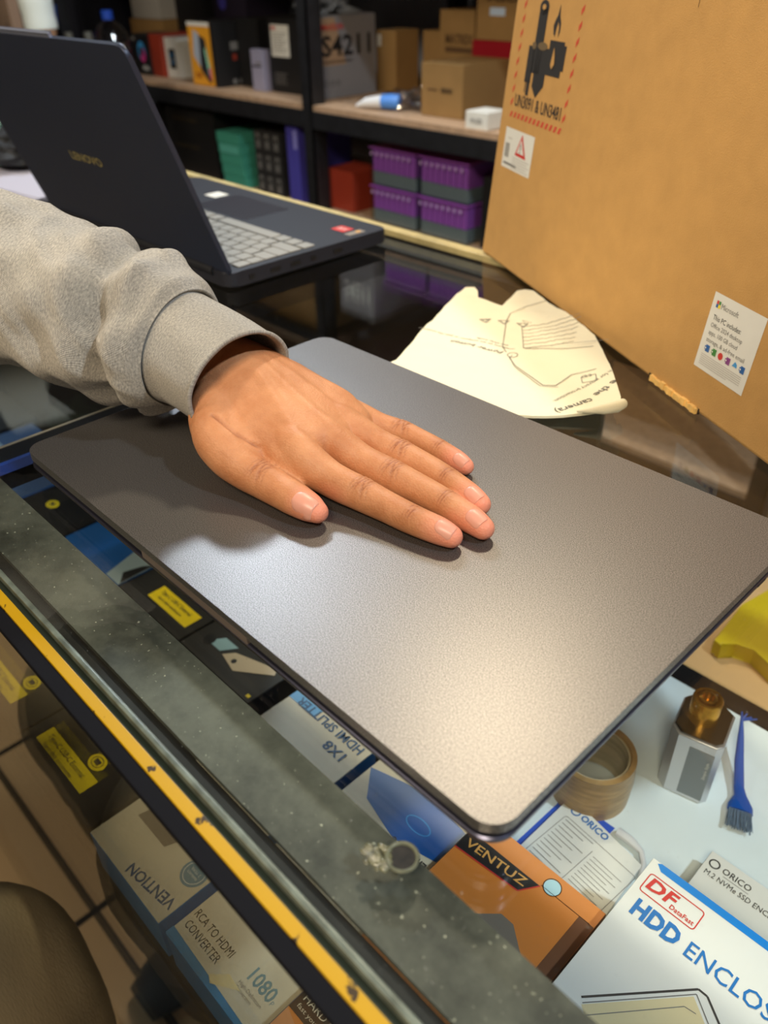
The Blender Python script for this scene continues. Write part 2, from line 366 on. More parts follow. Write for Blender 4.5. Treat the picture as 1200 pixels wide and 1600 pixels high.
for fx, fy in ((-.415, .155), (-.115, .155), (-.415, .34), (-.115, .34)):
    lb(MB().lathe([(.006, 0.0), (.006, .0035)], (fx, fy, 0), n=16), 'rubber_foot', MATS['rubber_black'])
for py, wd in ((.322, .008), (.340, .010)): lb(MB().box(-.0882, -.0868, py, py + wd, .0098, .0112, bev=.0003), 'port', mat('port_black', srgb(8, 8, 9), 0.5))

# ------------------------------------------------------------------ open dark laptop
navy = mat('dark_navy_metal', srgb(46, 52, 70), 0.42, 0.35, bump=0.05, bump_scale=900)
l2 = thing('open_laptop', 'open dark navy laptop with grey keys seen from behind its lid', 'laptop', (-.807, .505, 0))
def l2b(mb, name, m, par=None, lab=None, **k):
    o = mb.build(name, m, par or l2, **k)
    if par is None: o.location = (.807, -.505, 0)
    if lab: o['label'] = lab
    return o
l2b(MB().prism(rrect(-.989, -.625, .402, .608, .010, 6), .0020, .0160, bev=.0015), 'base', mat('deck_navy', srgb(30, 31, 40), 0.5, 0.2))
for fx, fy in ((-.97, .42), (-.645, .42), (-.97, .59), (-.645, .59)):
    l2b(MB().box(fx - .008, fx + .008, fy - .004, fy + .004, 0, .0025), 'rubber_foot', MATS['rubber_black'])
a = math.atan2(.069, .190); LM = Matrix.Translation((0, .405, .0115)) @ Matrix.Rotation(a, 4, 'X')
# lid in local coords: x, z up the lid
def lidbox(x0, x1, z0, z1, y0, y1, bev=0): return MB().box(x0, x1, y0, y1, z0, z1, bev=bev, M=LM)
lm = MB(); lm.prism(rrect(-.989, -.625, 0.0, .2035, .009, 8), -.0045, .0, M=LM @ Matrix.Rotation(R(90), 4, 'X') , bev=.0012)
lidob = l2b(lm, 'lid', navy)
l2b(lidbox(-.745, -.870, .2030, .2065, .0004, .0040, .0006), 'camera_bump', mat('bump_metal', srgb(150, 155, 175), 0.3, 0.6), par=lidob)
l2b(lidbox(-.975, -.639, .012, .196, .0047, .0052), 'screen', mat('screen_black', srgb(8, 9, 12), 0.15), par=lidob)
l2b(MB().tube([(-.96, .404, .0135), (-.65, .404, .0135)], .0045, n=12), 'hinge', blackp)
f = Face((0, 0, 0), LM.to_3x3() @ V((1, 0, 0)), LM.to_3x3() @ V((0, 0, 1)), lidob); f.o = LM @ V((0, -.0002, 0)); f.n = LM.to_3x3() @ V((0, -1, 0))
f.text('LENOVO', -.838, .086, .0085, mat('dull_gold', srgb(190, 176, 120), 0.35, 0.5), w=.064, bold=.015, name='logo'); f.done()
keym = mat('grey_key', srgb(150, 148, 142), 0.5)
km = MB().box(-.0075, .0075, -.0072, .0072, 0, .0016, bev=.0006)
key0 = l2b(km, 'key', keym, par=l2)
def place_key(x, y, wx, first=[True]):
    if first[0]: o = key0; first[0] = False
    else: o = key0.copy(); COL.objects.link(o); o.parent = l2
    o.location = (x + .807, y - .505, .0160); o.scale = (wx / .015, 1, 1)
for r in range(6):
    y = .4270 + .0155 * r
    if r == 5:
        segs = [(.017, 1)] * 3 + [(.100, 1)] + [(.017, 1)] * 7
        x = -.632
        for wd, _ in segs:
            place_key(x - wd / 2, y + .0015, wd - .0028); x -= wd + .0009
    else:
        x = -.632 - (0, 0.0, .0, .004, .008)[r] * 0
        lead = (.015, .015, .024, .029, .037)[r]
        place_key(x - lead / 2, y, lead - .0028); x -= lead + .0009
        for k in range(15):
            if x < -.925: break
            place_key(x - .0088, y, .0150); x -= .0179
l2b(MB().box(-.865, -.765, .522, .585, .0158, .0162), 'touchpad', mat('pad', srgb(34, 34, 44), 0.35))
f = Face((.807, -.505, .0162), (-1, 0, 0), (0, -1, 0), l2)
f.rect(.648, .668, -.580, -.564, redprint, name='sticker'); f.rect(.6330, .6430, -.583, -.560, mat('silver_sticker', srgb(180, 170, 160), .3, .5), name='sticker'); f.circ(.638, -.576, .003, goldprint, l=2, name='sticker')
f.rect(.872, .895, -.577, -.556, whitecard, name='sticker')
f.text('AMD', .651, -.575, .006, whitecard, w=.014); f.done()
for x, wd in ((.425, .006), (.45, .012), (.475, .012), (.50, .007), (.53, .012)): l2b(MB().box(-.6256, -.6246, x, x + wd, .006, .0105), 'port', MATS['port_black'])

# ------------------------------------------------------------------ big carton
E_ = V((.8867, -.4623, 0)); D_ = V((.4623, .8867, 0)); tl = R(5.5); VV = D_ * sin(tl) + V((0, 0, 1)) * cos(tl)
P0 = V((-.531, .650, .0014))
carton = thing('shipping_carton', 'large brown cardboard carton standing on the counter at the right', 'carton', P0)
def carton_pt(u, v, d): 
    return E_ * u + V((0, 0, 1)) * (v * cos(tl)) + D_ * (v * sin(tl) + d)
bm = bmesh.new(); W_, H_, DD = .58, .262, .10
g = bmesh.ops.create_cube(bm, size=1)['verts']
es = list(bm.edges)
bmesh.ops.bevel(bm, geom=es, offset=.012, segments=3, affect='EDGES')
# bevel scaled unevenly, so build directly with metric coordinates
bm.free(); b_ = MB().box(0, W_, 0, DD, 0, H_, bev=.0035, seg=3)
for v in b_.bm.verts: v.co = carton_pt(v.co.x, v.co.z, v.co.y)
co = b_.build('carton_body', cardb, carton)
slot = MB()
for k in range(22):
    u = .320 + k * .0025; 
    for j in range(1): slot.box(u, u + .0029, -.0016 - random.random() * .0012, .001, -.0002 + random.random() * .0006, .0034 + random.random() * .0012)
for v in slot.bm.verts: v.co = carton_pt(v.co.x, v.co.z, v.co.y)
slot.build('torn_handle_flap', cardb_tape, carton)['label'] = 'pale torn cardboard in the bottom hand slot'
sd = MB().box(.3165, .3205, -.0004, .001, .0002, .004).box(.3735, .3765, -.0004, .001, .0002, .004)
for v in sd.bm.verts: v.co = carton_pt(v.co.x, v.co.z, v.co.y)
sd.build('slot_gap', mat('slot_dark', srgb(40, 22, 10), .9), carton)
f = Face((0, 0, 0), E_, VV, carton, lift=.0002)
f.n = E_.cross(VV); f.p = co
redp2 = mat('red_ink', srgb(200, 74, 52), 0.7)
inkblack = mat('black_ink', srgb(44, 42, 42), 0.7)
# dashed border
for k in range(22):  # bottom
    u = .0205 + k * .0080
    if u < .1220: f.poly([(u, .1298), (u + .0040, .1298), (u + .0066, .1345), (u + .0026, .1345)], redp2, name='hazard_mark')
for side, uu in ((0, .0190), (1, .1215)):
    for k in range(22):
        v0 = .138 + k * .0108
        if v0 > .240: break
        f.poly([(uu, v0), (uu + .0042, v0 + .0038), (uu + .0042, v0 + .0080), (uu, v0 + .0042)], redp2, name='hazard_mark')
for k in range(22):
    u = .0205 + k * .0050
    if u < .1240: f.poly([(u, .2480), (u + .0026, .2480), (u + .0046, .2527), (u + .0020, .2527)], redp2, name='hazard_mark')
f.text('UN3091 & UN3481', .0275, .1395, .0098, inkblack, w=.090, bold=.012, name='hazard_lettering')
# batteries and flame
f.rect(.0500, .0660, .168, .2155, inkblack, name='hazard_mark'); f.circ(.058, .2165, .0085, inkblack, name='hazard_mark', ry=.0055); f.circ(.058, .2168, .0032, cardb, l=3, name='hazard_mark', ry=.002)
f.rect(.0400, .0520, .160, .1880, inkblack, name='hazard_mark'); f.rect(.0455, .0515, .150, .162, inkblack, name='hazard_mark'); f.rect(.0425, .0440, .152, .162, inkblack, name='hazard_mark')
f.circ(.0500, .1885, .0040, mat('grey_ink', srgb(110, 92, 66), .7), l=2, name='hazard_mark', ry=.0028)
f.poly([(.0560, .1580), (.0660, .1500), (.0780, .1600), (.0780, .1880), (.0560, .1870)], inkblack, name='hazard_mark')
f.circ(.0660, .1890, .0090, MATS['grey_ink'], l=2, name='hazard_mark', ry=.0030)
f.rect(.0780, .1040, .1690, .1945, inkblack, name='hazard_mark'); f.rect(.1040, .1080, .1740, .1920, inkblack, name='hazard_mark')
flame = [(.0810, .1990), (.0790, .2050), (.0815, .2090), (.0840, .2120), (.0862, .2200), (.0880, .2120), (.0915, .2070), (.0920, .2010), (.0895, .1965), (.0890, .2040), (.0868, .2080), (.0850, .2030), (.0840, .1968)]
f.poly(flame, inkblack, name='hazard_mark')
f.poly([(.0850, .1770), (.0875, .1900), (.0905, .1830), (.0915, .1780), (.0880, .1740)], cardb, l=3, name='hazard_mark')
f.rect(.0182, .0788, .0868, .1208, whitecard, name='warning_sticker')
f.poly([(.0440, .1005), (.0670, .1000), (.0545, .1190)], redprint, l=2, name='warning_symbol'); f.poly([(.0480, .1030), (.0625, .1028), (.0545, .1150)], whitecard, l=3, name='warning_symbol')
f.rect(.0540, .0552, .1060, .1110, blackprint, l=4, name='warning_symbol'); f.circ(.0546, .1044, .0008, blackprint, l=4, name='warning_symbol')
for k in range(5): f.rect(.040, .0755 - .004 * (k % 2), .0975 - k * .0022, .0981 - k * .0022, palegrey, l=2, name='fine_print')
for k in range(6): f.rect(.022 + k * .0016, .0228 + k * .0016, .096, .108, greyprint, l=2, name='fine_print')
f.rect(.022, .050, .0900, .0918, greyprint, l=2, name='fine_print'); f.rect(.026, .034, .112, .1128, palegrey, l=2, name='fine_print')
# software sticker
f.rect(.3584, .4076, .0281, .0772, whitecard, name='software_sticker')
f.rect(.3625, .3644, .0708, .0729, redprint, l=2, name='window_logo'); f.rect(.3646, .3665, .0708, .0729, greenprint, l=2, name='window_logo')
f.rect(.3625, .3644, .0685, .0706, blueprint, l=2, name='window_logo'); f.rect(.3646, .3665, .0685, .0706, yellowp, l=2, name='window_logo')
f.text('Microsoft', .3677, .0690, .0034, greyprint, w=.0165, name='sticker_lettering')
f.text('This PC includes:', .3632, .0610, .0032, blackprint, w=.0272, name='sticker_lettering')
for k, t_, wd in ((0, 'Office 2024 desktop', .0310), (1, 'apps, 100 GB cloud', .0285), (2, 'storage, & ad-free email', .0375)):
    f.text(t_, .3632, .0562 - .0048 * k, .0028, greyprint, w=wd, name='sticker_lettering')
for k, mm in enumerate((blueprint, greenprint, redprint, purpleprint, skyprint, blueprint)):
    u = .3640 + k * .0070
    if k == 2: f.circ(u + .002, .0425, .0023, mm, l=2, name='app_icon')
    elif k == 4: f.poly([(u, .0415), (u + .0045, .0415), (u + .0042, .0435), (u + .002, .0448)], mm, l=2, name='app_icon')
    else: f.rect(u + .0008, u + .0046, .0403, .0447, mm, l=2, name='app_icon'); f.rect(u, u + .0024, .0415, .0438, mm, l=3, name='app_icon'); f.rect(u + .0006, u + .0018, .0421, .0431, whitecard, l=4, name='app_icon')
for k in range(6): f.rect(.3625, .4030 - (.012 if k == 5 else 0), .0378 - .0013 * k, .0382 - .0013 * k, palegrey, l=2, name='fine_print')
f.rect(.2672, .2676, .2250, .2580, MATS['slot_dark'], name='panel_seam')
for o in f.done():
    if 'hazard' in o.name: pass

# ------------------------------------------------------------------ foam laptop bag
def bag_pts(): return [(-.398, .372), (-.398, .394), (-.425, .450), (-.461, .534), (-.4645, .549), (-.460, .556), (-.450, .549), (-.4402, .538), (-.4139, .539), (-.4255, .575), (-.4230, .583), (-.4150, .583), (-.352, .5500), (-.3110, .5246), (-.2704, .4823), (-.2390, .447), (-.2330, .436), (-.2420, .424), (-.2500, .4145), (-.2701, .393), (-.300, .374)]
def inside(p, poly):
    c = False; n = len(poly)
    for i in range(n):
        a, b = poly[i], poly[(i + 1) % n]
        if (a[1] > p[1]) != (b[1] > p[1]) and p[0] < (b[0] - a[0]) * (p[1] - a[1]) / (b[1] - a[1]) + a[0]: c = not c
    return c
def bagz(x, y):
    z = .0045 + .0016 * noise.noise(V((x * 28, y * 28, 0))) + .0008 * noise.noise(V((x * 90, y * 90, 3)))
    d = (x + .235) * (.75) + (y - .436) * .66   # curl toward the right tip
    t = max(0, 1 + (d) / .05)
    z += .006 * t ** 2 * (1 if t < 1.3 else 1.3)
    return max(.0022, z)
bp_ = bag_pts(); bb = MB(); 
vs = [bb.bm.verts.new((x, y, 0)) for x, y in bp_]; fc = bb.bm.faces.new(vs)
xs = [p[0] for p in bp_]; ys = [p[1] for p in bp_]
x = min(xs)
for axis in (0, 1):
    lo, hi = (min(xs), max(xs)) if axis == 0 else (min(ys), max(ys)); q = lo + .004
    while q < hi:
        bmesh.ops.bisect_plane(bb.bm, geom=bb.bm.verts[:] + bb.bm.edges[:] + bb.bm.faces[:], plane_co=(q, 0, 0) if axis == 0 else (0, q, 0), plane_no=(1, 0, 0) if axis == 0 else (0, 1, 0)); q += .004
for v in bb.bm.verts: v.co.z = bagz(v.co.x, v.co.y)
r_ = bmesh.ops.extrude_face_region(bb.bm, geom=bb.bm.faces[:])
for v in [e for e in r_['geom'] if isinstance(e, bmesh.types.BMVert)]: v.co.z -= .0018
foam = mat('white_foam', srgb(226, 219, 190), 0.75, bump=0.3, bump_scale=700, sss=0.0, spec=0.2)
bag = thing('foam_bag', 'flat white foam laptop bag printed with grey upside-down instructions, against the carton', 'foam bag', (-.35, .47, 0))
bo = bb.build('bag_body', foam, bag); bo.location = (.35, -.47, 0)
# rolled hem on the right tip
hm = MB().tube([(-.2500, .4130, .0085), (-.2440, .4190, .0090), (-.2385, .4260, .0095), (-.2340, .4340, .0100), (-.2330, .4400, .0100), (-.2360, .4460, .0090)], [(.0008, .0008), (.0020, .0022), (.0034, .0038), (.0040, .0044), (.0032, .0036), (.0010, .0010)], n=14)
ho = hm.build('rolled_corner', foam, bag); ho.location = (.35, -.47, 0)
ink = mat('pale_ink', srgb(122, 116, 104), 0.7)
class BagFace(Face):
    def P(s, u, v, l=1):
        x = s.o.x + s.u.x * u + s.v.x * v; y = s.o.y + s.u.y * u + s.v.y * v
        return V((x, y, bagz(x, y) + .0003)) + V((.35, -.47, 0))
ang = R(180 + 13); uu = V((cos(ang), sin(ang), 0)); vv_ = V((-sin(ang), cos(ang), 0))
f = BagFace((-.3497, .4615, 0), uu, vv_, bag)
f.text('Power button', 0, 0, .0052, ink, w=.045, bold=.01)
f.text('Turns on the computer or puts the computer', .002, -.0085, .0028, ink, w=.078); f.text('into sleep mode.', .002, -.0128, .0028, ink, w=.028)
f.ring(-.0085, .0025, .0038, .0007, ink); f.rect(-.0088, -.0082, .003, .0062, ink)
for k in range(3):
    cx, cy = .010 + .0155 * k, -.054 + .003 * k - .002
    f.ring(cx, cy, .0055, .0008, ink, n=3, ry=.0050); f.ring(cx, cy, .0028, .0005, ink, n=6)
f.text('2', .0395, -.053, .003, ink); f.text('LDPE', .006, -.064, .002, ink, w=.008)
f.done()
f = BagFace((0, 0, 0), (1, 0, 0), (0, 1, 0), bag)
f.line([(-.3940, .5250), (-.3855, .5090), (-.3560, .4680), (-.3290, .4490), (-.2940, .4360), (-.2860, .4400), (-.2870, .4600), (-.2760, .4740)], .0007, ink)
f.line([(-.3560, .4680), (-.3500, .4690), (-.3380, .4790), (-.3150, .4960), (-.3000, .5060)], .0007, ink)
f.line([(-.3525, .4655), (-.3280, .4470), (-.2945, .4335), (-.2830, .4385)], .0005, ink)
f.line([(-.3940, .5250), (-.3970, .5500), (-.3900, .5700)], .0006, ink)
for rj in range(7):
    pts = []
    x0_, y0_ = -.3700 + rj * .0046, .5100 - rj * .0056
    for k in range(25):
        t = k / 24; pts.append((x0_ + t * (.026 - .0005 * rj), y0_ + t * (.046 - .0022 * rj) + .0011 * sin(k * 1.7)))
    f.line(pts, .0006, ink)
f.line([(-.3700, .5100), (-.3424, .4764)], .0006, ink)
f.line([(-.3424, .4764), (-.2960, .5200)], .0006, ink)
f.line([(-.2790, .4600), (-.2720, .4670), (-.2660, .4600), (-.2730, .4530), (-.2790, .4600)], .0006, ink); f.text('(23', -.2775, .4590, .004, ink, rot=45)
f.done()
dink = mat('dark_ink', srgb(84, 80, 72), .7)
for (ox, oy, rt, tx, hh, ww, mk) in ((-.2560, .4640, 268, 'e the', .0052, .023, dink), (-.2550, .4360, 247, 'camera)', .0052, .028, dink), (-.2660, .4750, 262, 'n for privacy protection.', .0034, .056, ink)):
    f = BagFace((ox, oy, 0), V((cos(R(rt)), sin(R(rt)), 0)), V((-sin(R(rt)), cos(R(rt)), 0)), bag)
    f.text(tx, 0, 0, hh, mk, w=ww, bold=.012 if mk is dink else 0)
    if rt != 262: f.done()
f.done()

# ------------------------------------------------------------------ storage rack
rack = thing('storage_rack', 'black slotted steel storage rack behind the counter', 'rack', (-1.8, 1.7, -.95))
board = mat('particle_board', srgb(176, 146, 118), 0.6, noise_amt=0.15, noise_scale=60)
def rk(mb, name, m):
    o = mb.build(name, m, rack); o.location = (1.8, -1.7, .95); return o
for x in (-3.05, -1.742, -.45):
    for y in (1.40, 1.93):
        rk(MB().box(x, x + .036, y, y + .004, -.95, 1.25).box(x + .032, x + .036, y, y + .045, -.95, 1.25), 'post', blackm)
for z in (-.62, -.304, -.050, .365, .70, 1.0):
    for xa, xb in ((-3.045, -1.742), (-1.704, -.45)):
        rk(MB().box(xa, xb, 1.405, 1.95, z - .012, z), 'shelf_board', board)
        rk(MB().box(xa, xb, 1.398, 1.403, z - .052, z - .012).box(xa, xb, 1.95, 1.955, z - .052, z - .004), 'shelf_beam', blackm)
        rk(MB().box(xa, xb, 1.403, 1.4055, z - .014, z), 'board_edge', board)

def boxthing(name, label, cat, x0, x1, y0, y1, z0, z1, m, group=None, bev=.0015, part='box_body', rot=0):
    cx, cy = (x0 + x1) / 2, (y0 + y1) / 2; t = thing(name, label, cat, (cx, cy, z0), rot, group)
    bd = MB().box(x0 - cx, x1 - cx, y0 - cy, y1 - cy, 0, z1 - z0, bev=bev).build(part, m, t)
    return t, Face((x0 - cx, y0 - cy, 0), (1, 0, 0), (0, 0, 1), bd, lift=.0006), Face((x1 - cx, y0 - cy, 0), (0, 1, 0), (0, 0, 1), bd, lift=.0006), (x1 - x0, y1 - y0, z1 - z0)
Z = -.0495
# case box with big lettering, printed on its right-hand side
greyside = mat('grey_case_card', srgb(134, 132, 134), 0.6)
t, ff, fs, d = boxthing('case_carton', 'grey carton with big black letters and figures on the rack beside the black post', 'carton', -1.796, -1.751, 1.47, 1.665, Z, .132, greyside)
fs.poly([(.004, .075), (.004, .178), (.055, .178), (.090, .075)], mat('beige_print', srgb(170, 140, 110), .6), name='printed_panel')
fs.text('MAXSUN', .012, .152, .013, redprint, w=.07, bold=.02, l=3); fs.text('S4211', .010, .096, .044, blackprint, w=.165, bold=.02, l=3)
fs.text('Powerful Streamlined', .010, .080, .008, blackprint, w=.10, l=3)
for k in range(3): fs.ring(.020 + .02 * k, .035, .006, .0012, blackprint, l=2)
fs.done()
t, ff, fs, d = boxthing('cardboard_box', 'tall narrow cardboard box with small white label, right of the grey lettered carton', 'box', -1.775, -1.700, 1.69, 1.775, Z, .092, cardb_d)
ff.rect(.006, .020, .105, .132, whitecard, name='label'); ff.done()
t, ff, fs, d = boxthing('cardboard_box', 'plain cardboard box half hidden behind the lettered cube box and narrow box', 'box', -1.690, -1.585, 1.78, 1.93, Z, .089, cardb_d)
t, ff, fs, d = boxthing('cardboard_box', 'tall cardboard box printed on top, standing behind the cube-shaped box', 'box', -1.575, -1.462, 1.72, 1.93, Z, .141, cardb_d)
ff.text('MATREX', .02, .120, .020, mat('faded_ink', srgb(92, 66, 38), .8), w=.09, bold=.03); ff.rect(.02, .11, .100, .112, MATS['faded_ink']); ff.done()
t, ff, fs, d = boxthing('cardboard_box', 'cube-shaped cardboard box at the front of the right rack bay', 'box', -1.404, -1.280, 1.475, 1.64, Z, .057, cardb_d)
ff.text('SERIES', .060, .050, .009, blackprint, w=.035, bold=.02); ff.rect(.02, .05, .052, .056, MATS['faded_ink']); ff.done()
t, ff, fs, d = boxthing('red_box', 'crimson red product box beside the big carton edge', 'box', -1.450, -1.20, 1.70, 1.90, Z, .083, crimson)
ff.text('VOLT O', .03, .088, .010, mat('silver_ink', srgb(190, 150, 150), .5), w=.08); ff.done()
t, ff, fs, d = boxthing('cardboard_box', 'dull cardboard box with pale blue label on top of the red box', 'box', -1.440, -1.17, 1.70, 1.90, .0837, .25, cardb_d)
ff.rect(.04, .085, .050, .066, mat('pale_blue_label', srgb(190, 210, 235), .5), name='label'); ff.text('ASUS', .03, .078, .016, MATS['faded_ink'], w=.11, bold=.03); ff.done()
t, ff, fs, d = boxthing('white_box', 'small white box at the shelf edge beside the big carton', 'box', -1.215, -1.155, 1.412, 1.475, Z, -.016, whitecard)
ff.text('W-LED', .014, .012, .009, greyprint, w=.032, bold=.02); ff.done()
# plastic bag with blue and white packing
t = thing('plastic_bag', 'crumpled clear plastic bag with a blue and white roll on the right rack shelf', 'plastic bag', (-1.50, 1.47, Z))
clearp = glass_mat('crinkled_plastic', (.95, .97, 1, 1), 1.5, 0.10, boost=4.5)
def crumple(parent, name, m, c, rad, seed, amp=.35, sub=4):
    b = MB(); bmesh.ops.create_icosphere(b.bm, subdivisions=sub, radius=1)
    for v in b.bm.verts:
        n_ = noise.turbulence(v.co * 1.6 + V((seed, 0, 0)), 3, False); k = 1 - amp + amp * n_ * 2
        v.co = V((c[0] + v.co.x * rad[0] * k, c[1] + v.co.y * rad[1] * k, max(.001, c[2] + v.co.z * rad[2] * k)))
    return b.build(name, m, parent)
crumple(t, 'clear_film', clearp, (.03, .05, .022), (.075, .055, .028), 3, .5)
MB().tube([(-.085, -.03, .006), (-.06, -.02, .014), (-.02, -.005, .018)], [.003, .011, .015], n=16).build('white_nozzle', mat('white_plastic', srgb(225, 228, 232), .4), t)
MB().tube([(-.02, -.005, .018), (.005, .004, .019), (.02, .012, .018)], [.0155, .017, .016], n=16).build('blue_wrap', mat('blue_plastic', srgb(80, 140, 225), .4), t)
# left bay, upper shelf
t, ff, fs, d = boxthing('product_box', 'black carton with white spec sheet, nearest the post in the left rack bay', 'box', -1.985, -1.802, 1.495, 1.69, Z, .121, blackbox)
ff.rect(.012, .088, .085, .158, whitecard, name='spec_sheet'); ff.text('MSI', .016, .146, .008, redprint, w=.018, l=3, bold=.03)
for k in range(8): ff.rect(.018, .08 - .01 * (k % 3), .138 - .006 * k, .1395 - .006 * k, greyprint, l=2, name='spec_sheet')
for k in range(5): ff.rect(.018, .07 - .008 * (k % 2), .045 - .006 * k, .0465 - .006 * k, greyprint, l=2, name='printing')
ff.done()
t, ff, fs, d = boxthing('slim_box', 'slim pale grey box leaning beside the black carton', 'box', -2.045, -1.992, 1.475, 1.50, Z, .050, mat('lilac_grey', srgb(150, 148, 172), .5))
ff.rect(.006, .046, .058, .062, blackprint); ff.rect(.02, .046, .066, .070, greyprint); ff.done()
t, ff, fs, d = boxthing('case_carton', 'yellow fronted computer case box with black side', 'box', -2.285, -2.155, 1.438, 1.62, Z, .110, blackbox)
ff.rect(.002, .111, .002, .158, ambercard); ff.rect(.002, .111, .148, .158, whitecard, l=2)
ff.poly([(.018, .075), (.030, .140), (.055, .130), (.055, .040)], mat('pale_case', srgb(170, 182, 200), .5), l=2); ff.poly([(.050, .040), (.058, .128), (.085, .118), (.100, .012), (.088, .010)], mat('dark_case', srgb(40, 44, 50), .5), l=3)
ff.poly([(.078, .090), (.084, .100), (.100, .040), (.098, .022), (.088, .030)], mat('mint_print', srgb(150, 220, 190), .5), l=4); ff.poly([(.090, .044), (.100, .050), (.100, .020), (.094, .018)], magenta, l=5)
ff.text('TITAN', .020, .020, .013, brickred, w=.030, bold=.02, l=3); ff.done()
fs.rect(.05, .075, .090, .110, greyprint); fs.circ(.055, .012, .007, greyprint); fs.circ(.078, .012, .007, greyprint); fs.rect(.055, .068, .065, .08, brickred); fs.done()
t, ff, fs, d = boxthing('case_carton', 'plain black carton directly right of the yellow fronted case box', 'box', -2.148, -2.052, 1.51, 1.70, Z, .117, blackbox)
t, ff, fs, d = boxthing('cooler_box', 'white cooler box with small fan picture on the rack', 'box', -2.500, -2.425, 1.485, 1.58, Z, .058, whitecard)
ff.rect(.020, .055, .025, .078, blackprint); ff.ring(.0375, .052, .013, .003, skyprint, l=2); ff.circ(.0375, .048, .006, greyprint, l=3); ff.done()
t, ff, fs, d = boxthing('cooler_box', 'brick red box between the white cooler box and the black fan box', 'box', -2.57, -2.505, 1.475, 1.60, Z, .065, brickred)
t, ff, fs, d = boxthing('fan_box', 'black fan box with rainbow ring, leftmost beside the red box', 'box', -2.672, -2.575, 1.470, 1.58, Z, .062, blackbox)
ff.circ(.058, .065, .022, skyprint, ry=.028); ff.circ(.062, .055, .016, magenta, l=2, ry=.02); ff.circ(.057, .065, .010, blackprint, l=3, ry=.014); ff.text('VIDA', .052, .014, .012, whitecard, w=.04, bold=.03, l=3); ff.rect(.006, .026, .095, .103, greyprint); ff.done()
t, ff, fs, d = boxthing('cardboard_box', 'tan cardboard box at the far left end of the rack, behind the fan box', 'box', -2.91, -2.70, 1.61, 1.79, Z, .088, cardb_d)
t, ff, fs, d = boxthing('white_carton', 'pale grey carton on top of the tan cardboard box', 'box', -2.92, -2.74, 1.63, 1.78, .0885, .26, mat('pale_carton', srgb(170, 168, 164), .6))
t, ff, fs, d = boxthing('case_carton', 'tall dark carton at the rear behind the yellow fronted box', 'box', -2.69, -2.53, 1.66, 1.90, Z, .24, blackbox)
t, ff, fs, d = boxthing('case_carton', 'dark purple tinted carton at the rear of the left bay', 'box', -2.50, -2.33, 1.68, 1.90, Z, .23, mat('dark_purple', srgb(34, 28, 44), .5))
ff.circ(.05, .19, .02, indigo); ff.done()
t = thing('cable_coil', 'coiled black cable on top of the black carton by the post', 'cable', (-1.92, 1.56, .1212))
cpts = []
for k in range(60):
    a_ = k * .42; rr_ = .026 + .004 * sin(k * .9); cpts.append((rr_ * cos(a_), rr_ * sin(a_), .006 + .0006 * k))
MB().tube(cpts, .0035, n=8).build('cable_loops', blackp, t)
t = thing('plastic_sheet', 'loose grey plastic wrap heaped on the grey lettered carton', 'plastic wrap', (-1.84, 1.58, .1322))
crumple(t, 'wrap_film', mat('grey_film', srgb(120, 124, 130), .3), (0, 0, .015), (.09, .07, .03), 9, .4)
# lower shelf
ZL = -.3035
purple = mat('purple_plastic', srgb(168, 92, 196), 0.35); clearcase = glass_mat('clear_case', (.86, .93, .93, 1), 1.5, 0.05, boost=1.8)
def multi(x0, z0, label):
    t = thing('clear_case_pack', label, 'pack', (x0 + .079, 1.485, z0), 0, 'clear packs of purple boxed items in a two by two stack')
    for k in range(8): MB().box(-.071 + k * .0180, -.071 + k * .0180 + .0158, -.045, .05, .034, .081, bev=.001).build('purple_box', purple, t)
    MB().box(-.073, .073, -.044, .05, .003, .033, bev=.001).build('dark_tray', mat('smoke_grey', srgb(118, 126, 132), .4), t)
    MB().box(-.078, .078, -.052, .057, .001, .0850, bev=.003).build('clear_shell', clearcase, t)
    MB().box(-.078, .078, -.0535, .058, .0855, .0880, bev=.001).build('lid', purple, t)
    c = MB(); 
    for k in range(8): c.box(-.071 + k * .0180, -.071 + k * .0180 + .006, -.0535, -.0525, .070, .078)
    c.build('tab', mat('lilac_plastic', srgb(190, 160, 215), .4), t)
    return t
zz = (ZL, ZL + .0885)
multi(-1.538, zz[1], 'clear pack of purple boxes, upper left of the two by two stack'); multi(-1.374, zz[1], 'clear pack of purple boxes, upper right of the two by two stack')
multi(-1.538, zz[0], 'clear pack of purple boxes, lower left of the two by two stack'); multi(-1.374, zz[0], 'clear pack of purple boxes, lower right of the two by two stack')
t, ff, fs, d = boxthing('red_box', 'small brick red box on the lower shelf right of the black post', 'box', -1.728, -1.625, 1.455, 1.56, ZL, -.204, brickred)
t, ff, fs, d = boxthing('product_box', 'dark box standing behind the purple packs', 'box', -1.19, -1.05, 1.45, 1.75, ZL, -.15, blackbox)
t, ff, fs, d = boxthing('product_box', 'indigo blue tall box on the lower shelf left of the black post', 'box', -1.838, -1.788, 1.415, 1.60, ZL, -.092, indigo)
ff.rect(.030, .045, .14, .185, mat('lavender', srgb(140, 140, 215), .5)); ff.done()
for k in range(3):
    for j in range(3):
        lab = 'black boxed item with grey picture, in the dark stack left of the indigo box'
        t, ff, fs, d = boxthing('product_box', lab, 'box', -2.005 + k * .040, -1.967 + k * .040, 1.43, 1.56, ZL + j * .055, ZL + j * .055 + .054, mat('charcoal_card', srgb(44, 44, 46), .5), group='dark boxed items in the small stack')
        ff.rect(.010, .030, .010, .048, mat('grey_pic', srgb(104, 104, 104), .5)); ff.circ(.020, .034, .006, blackprint, l=2); ff.done()
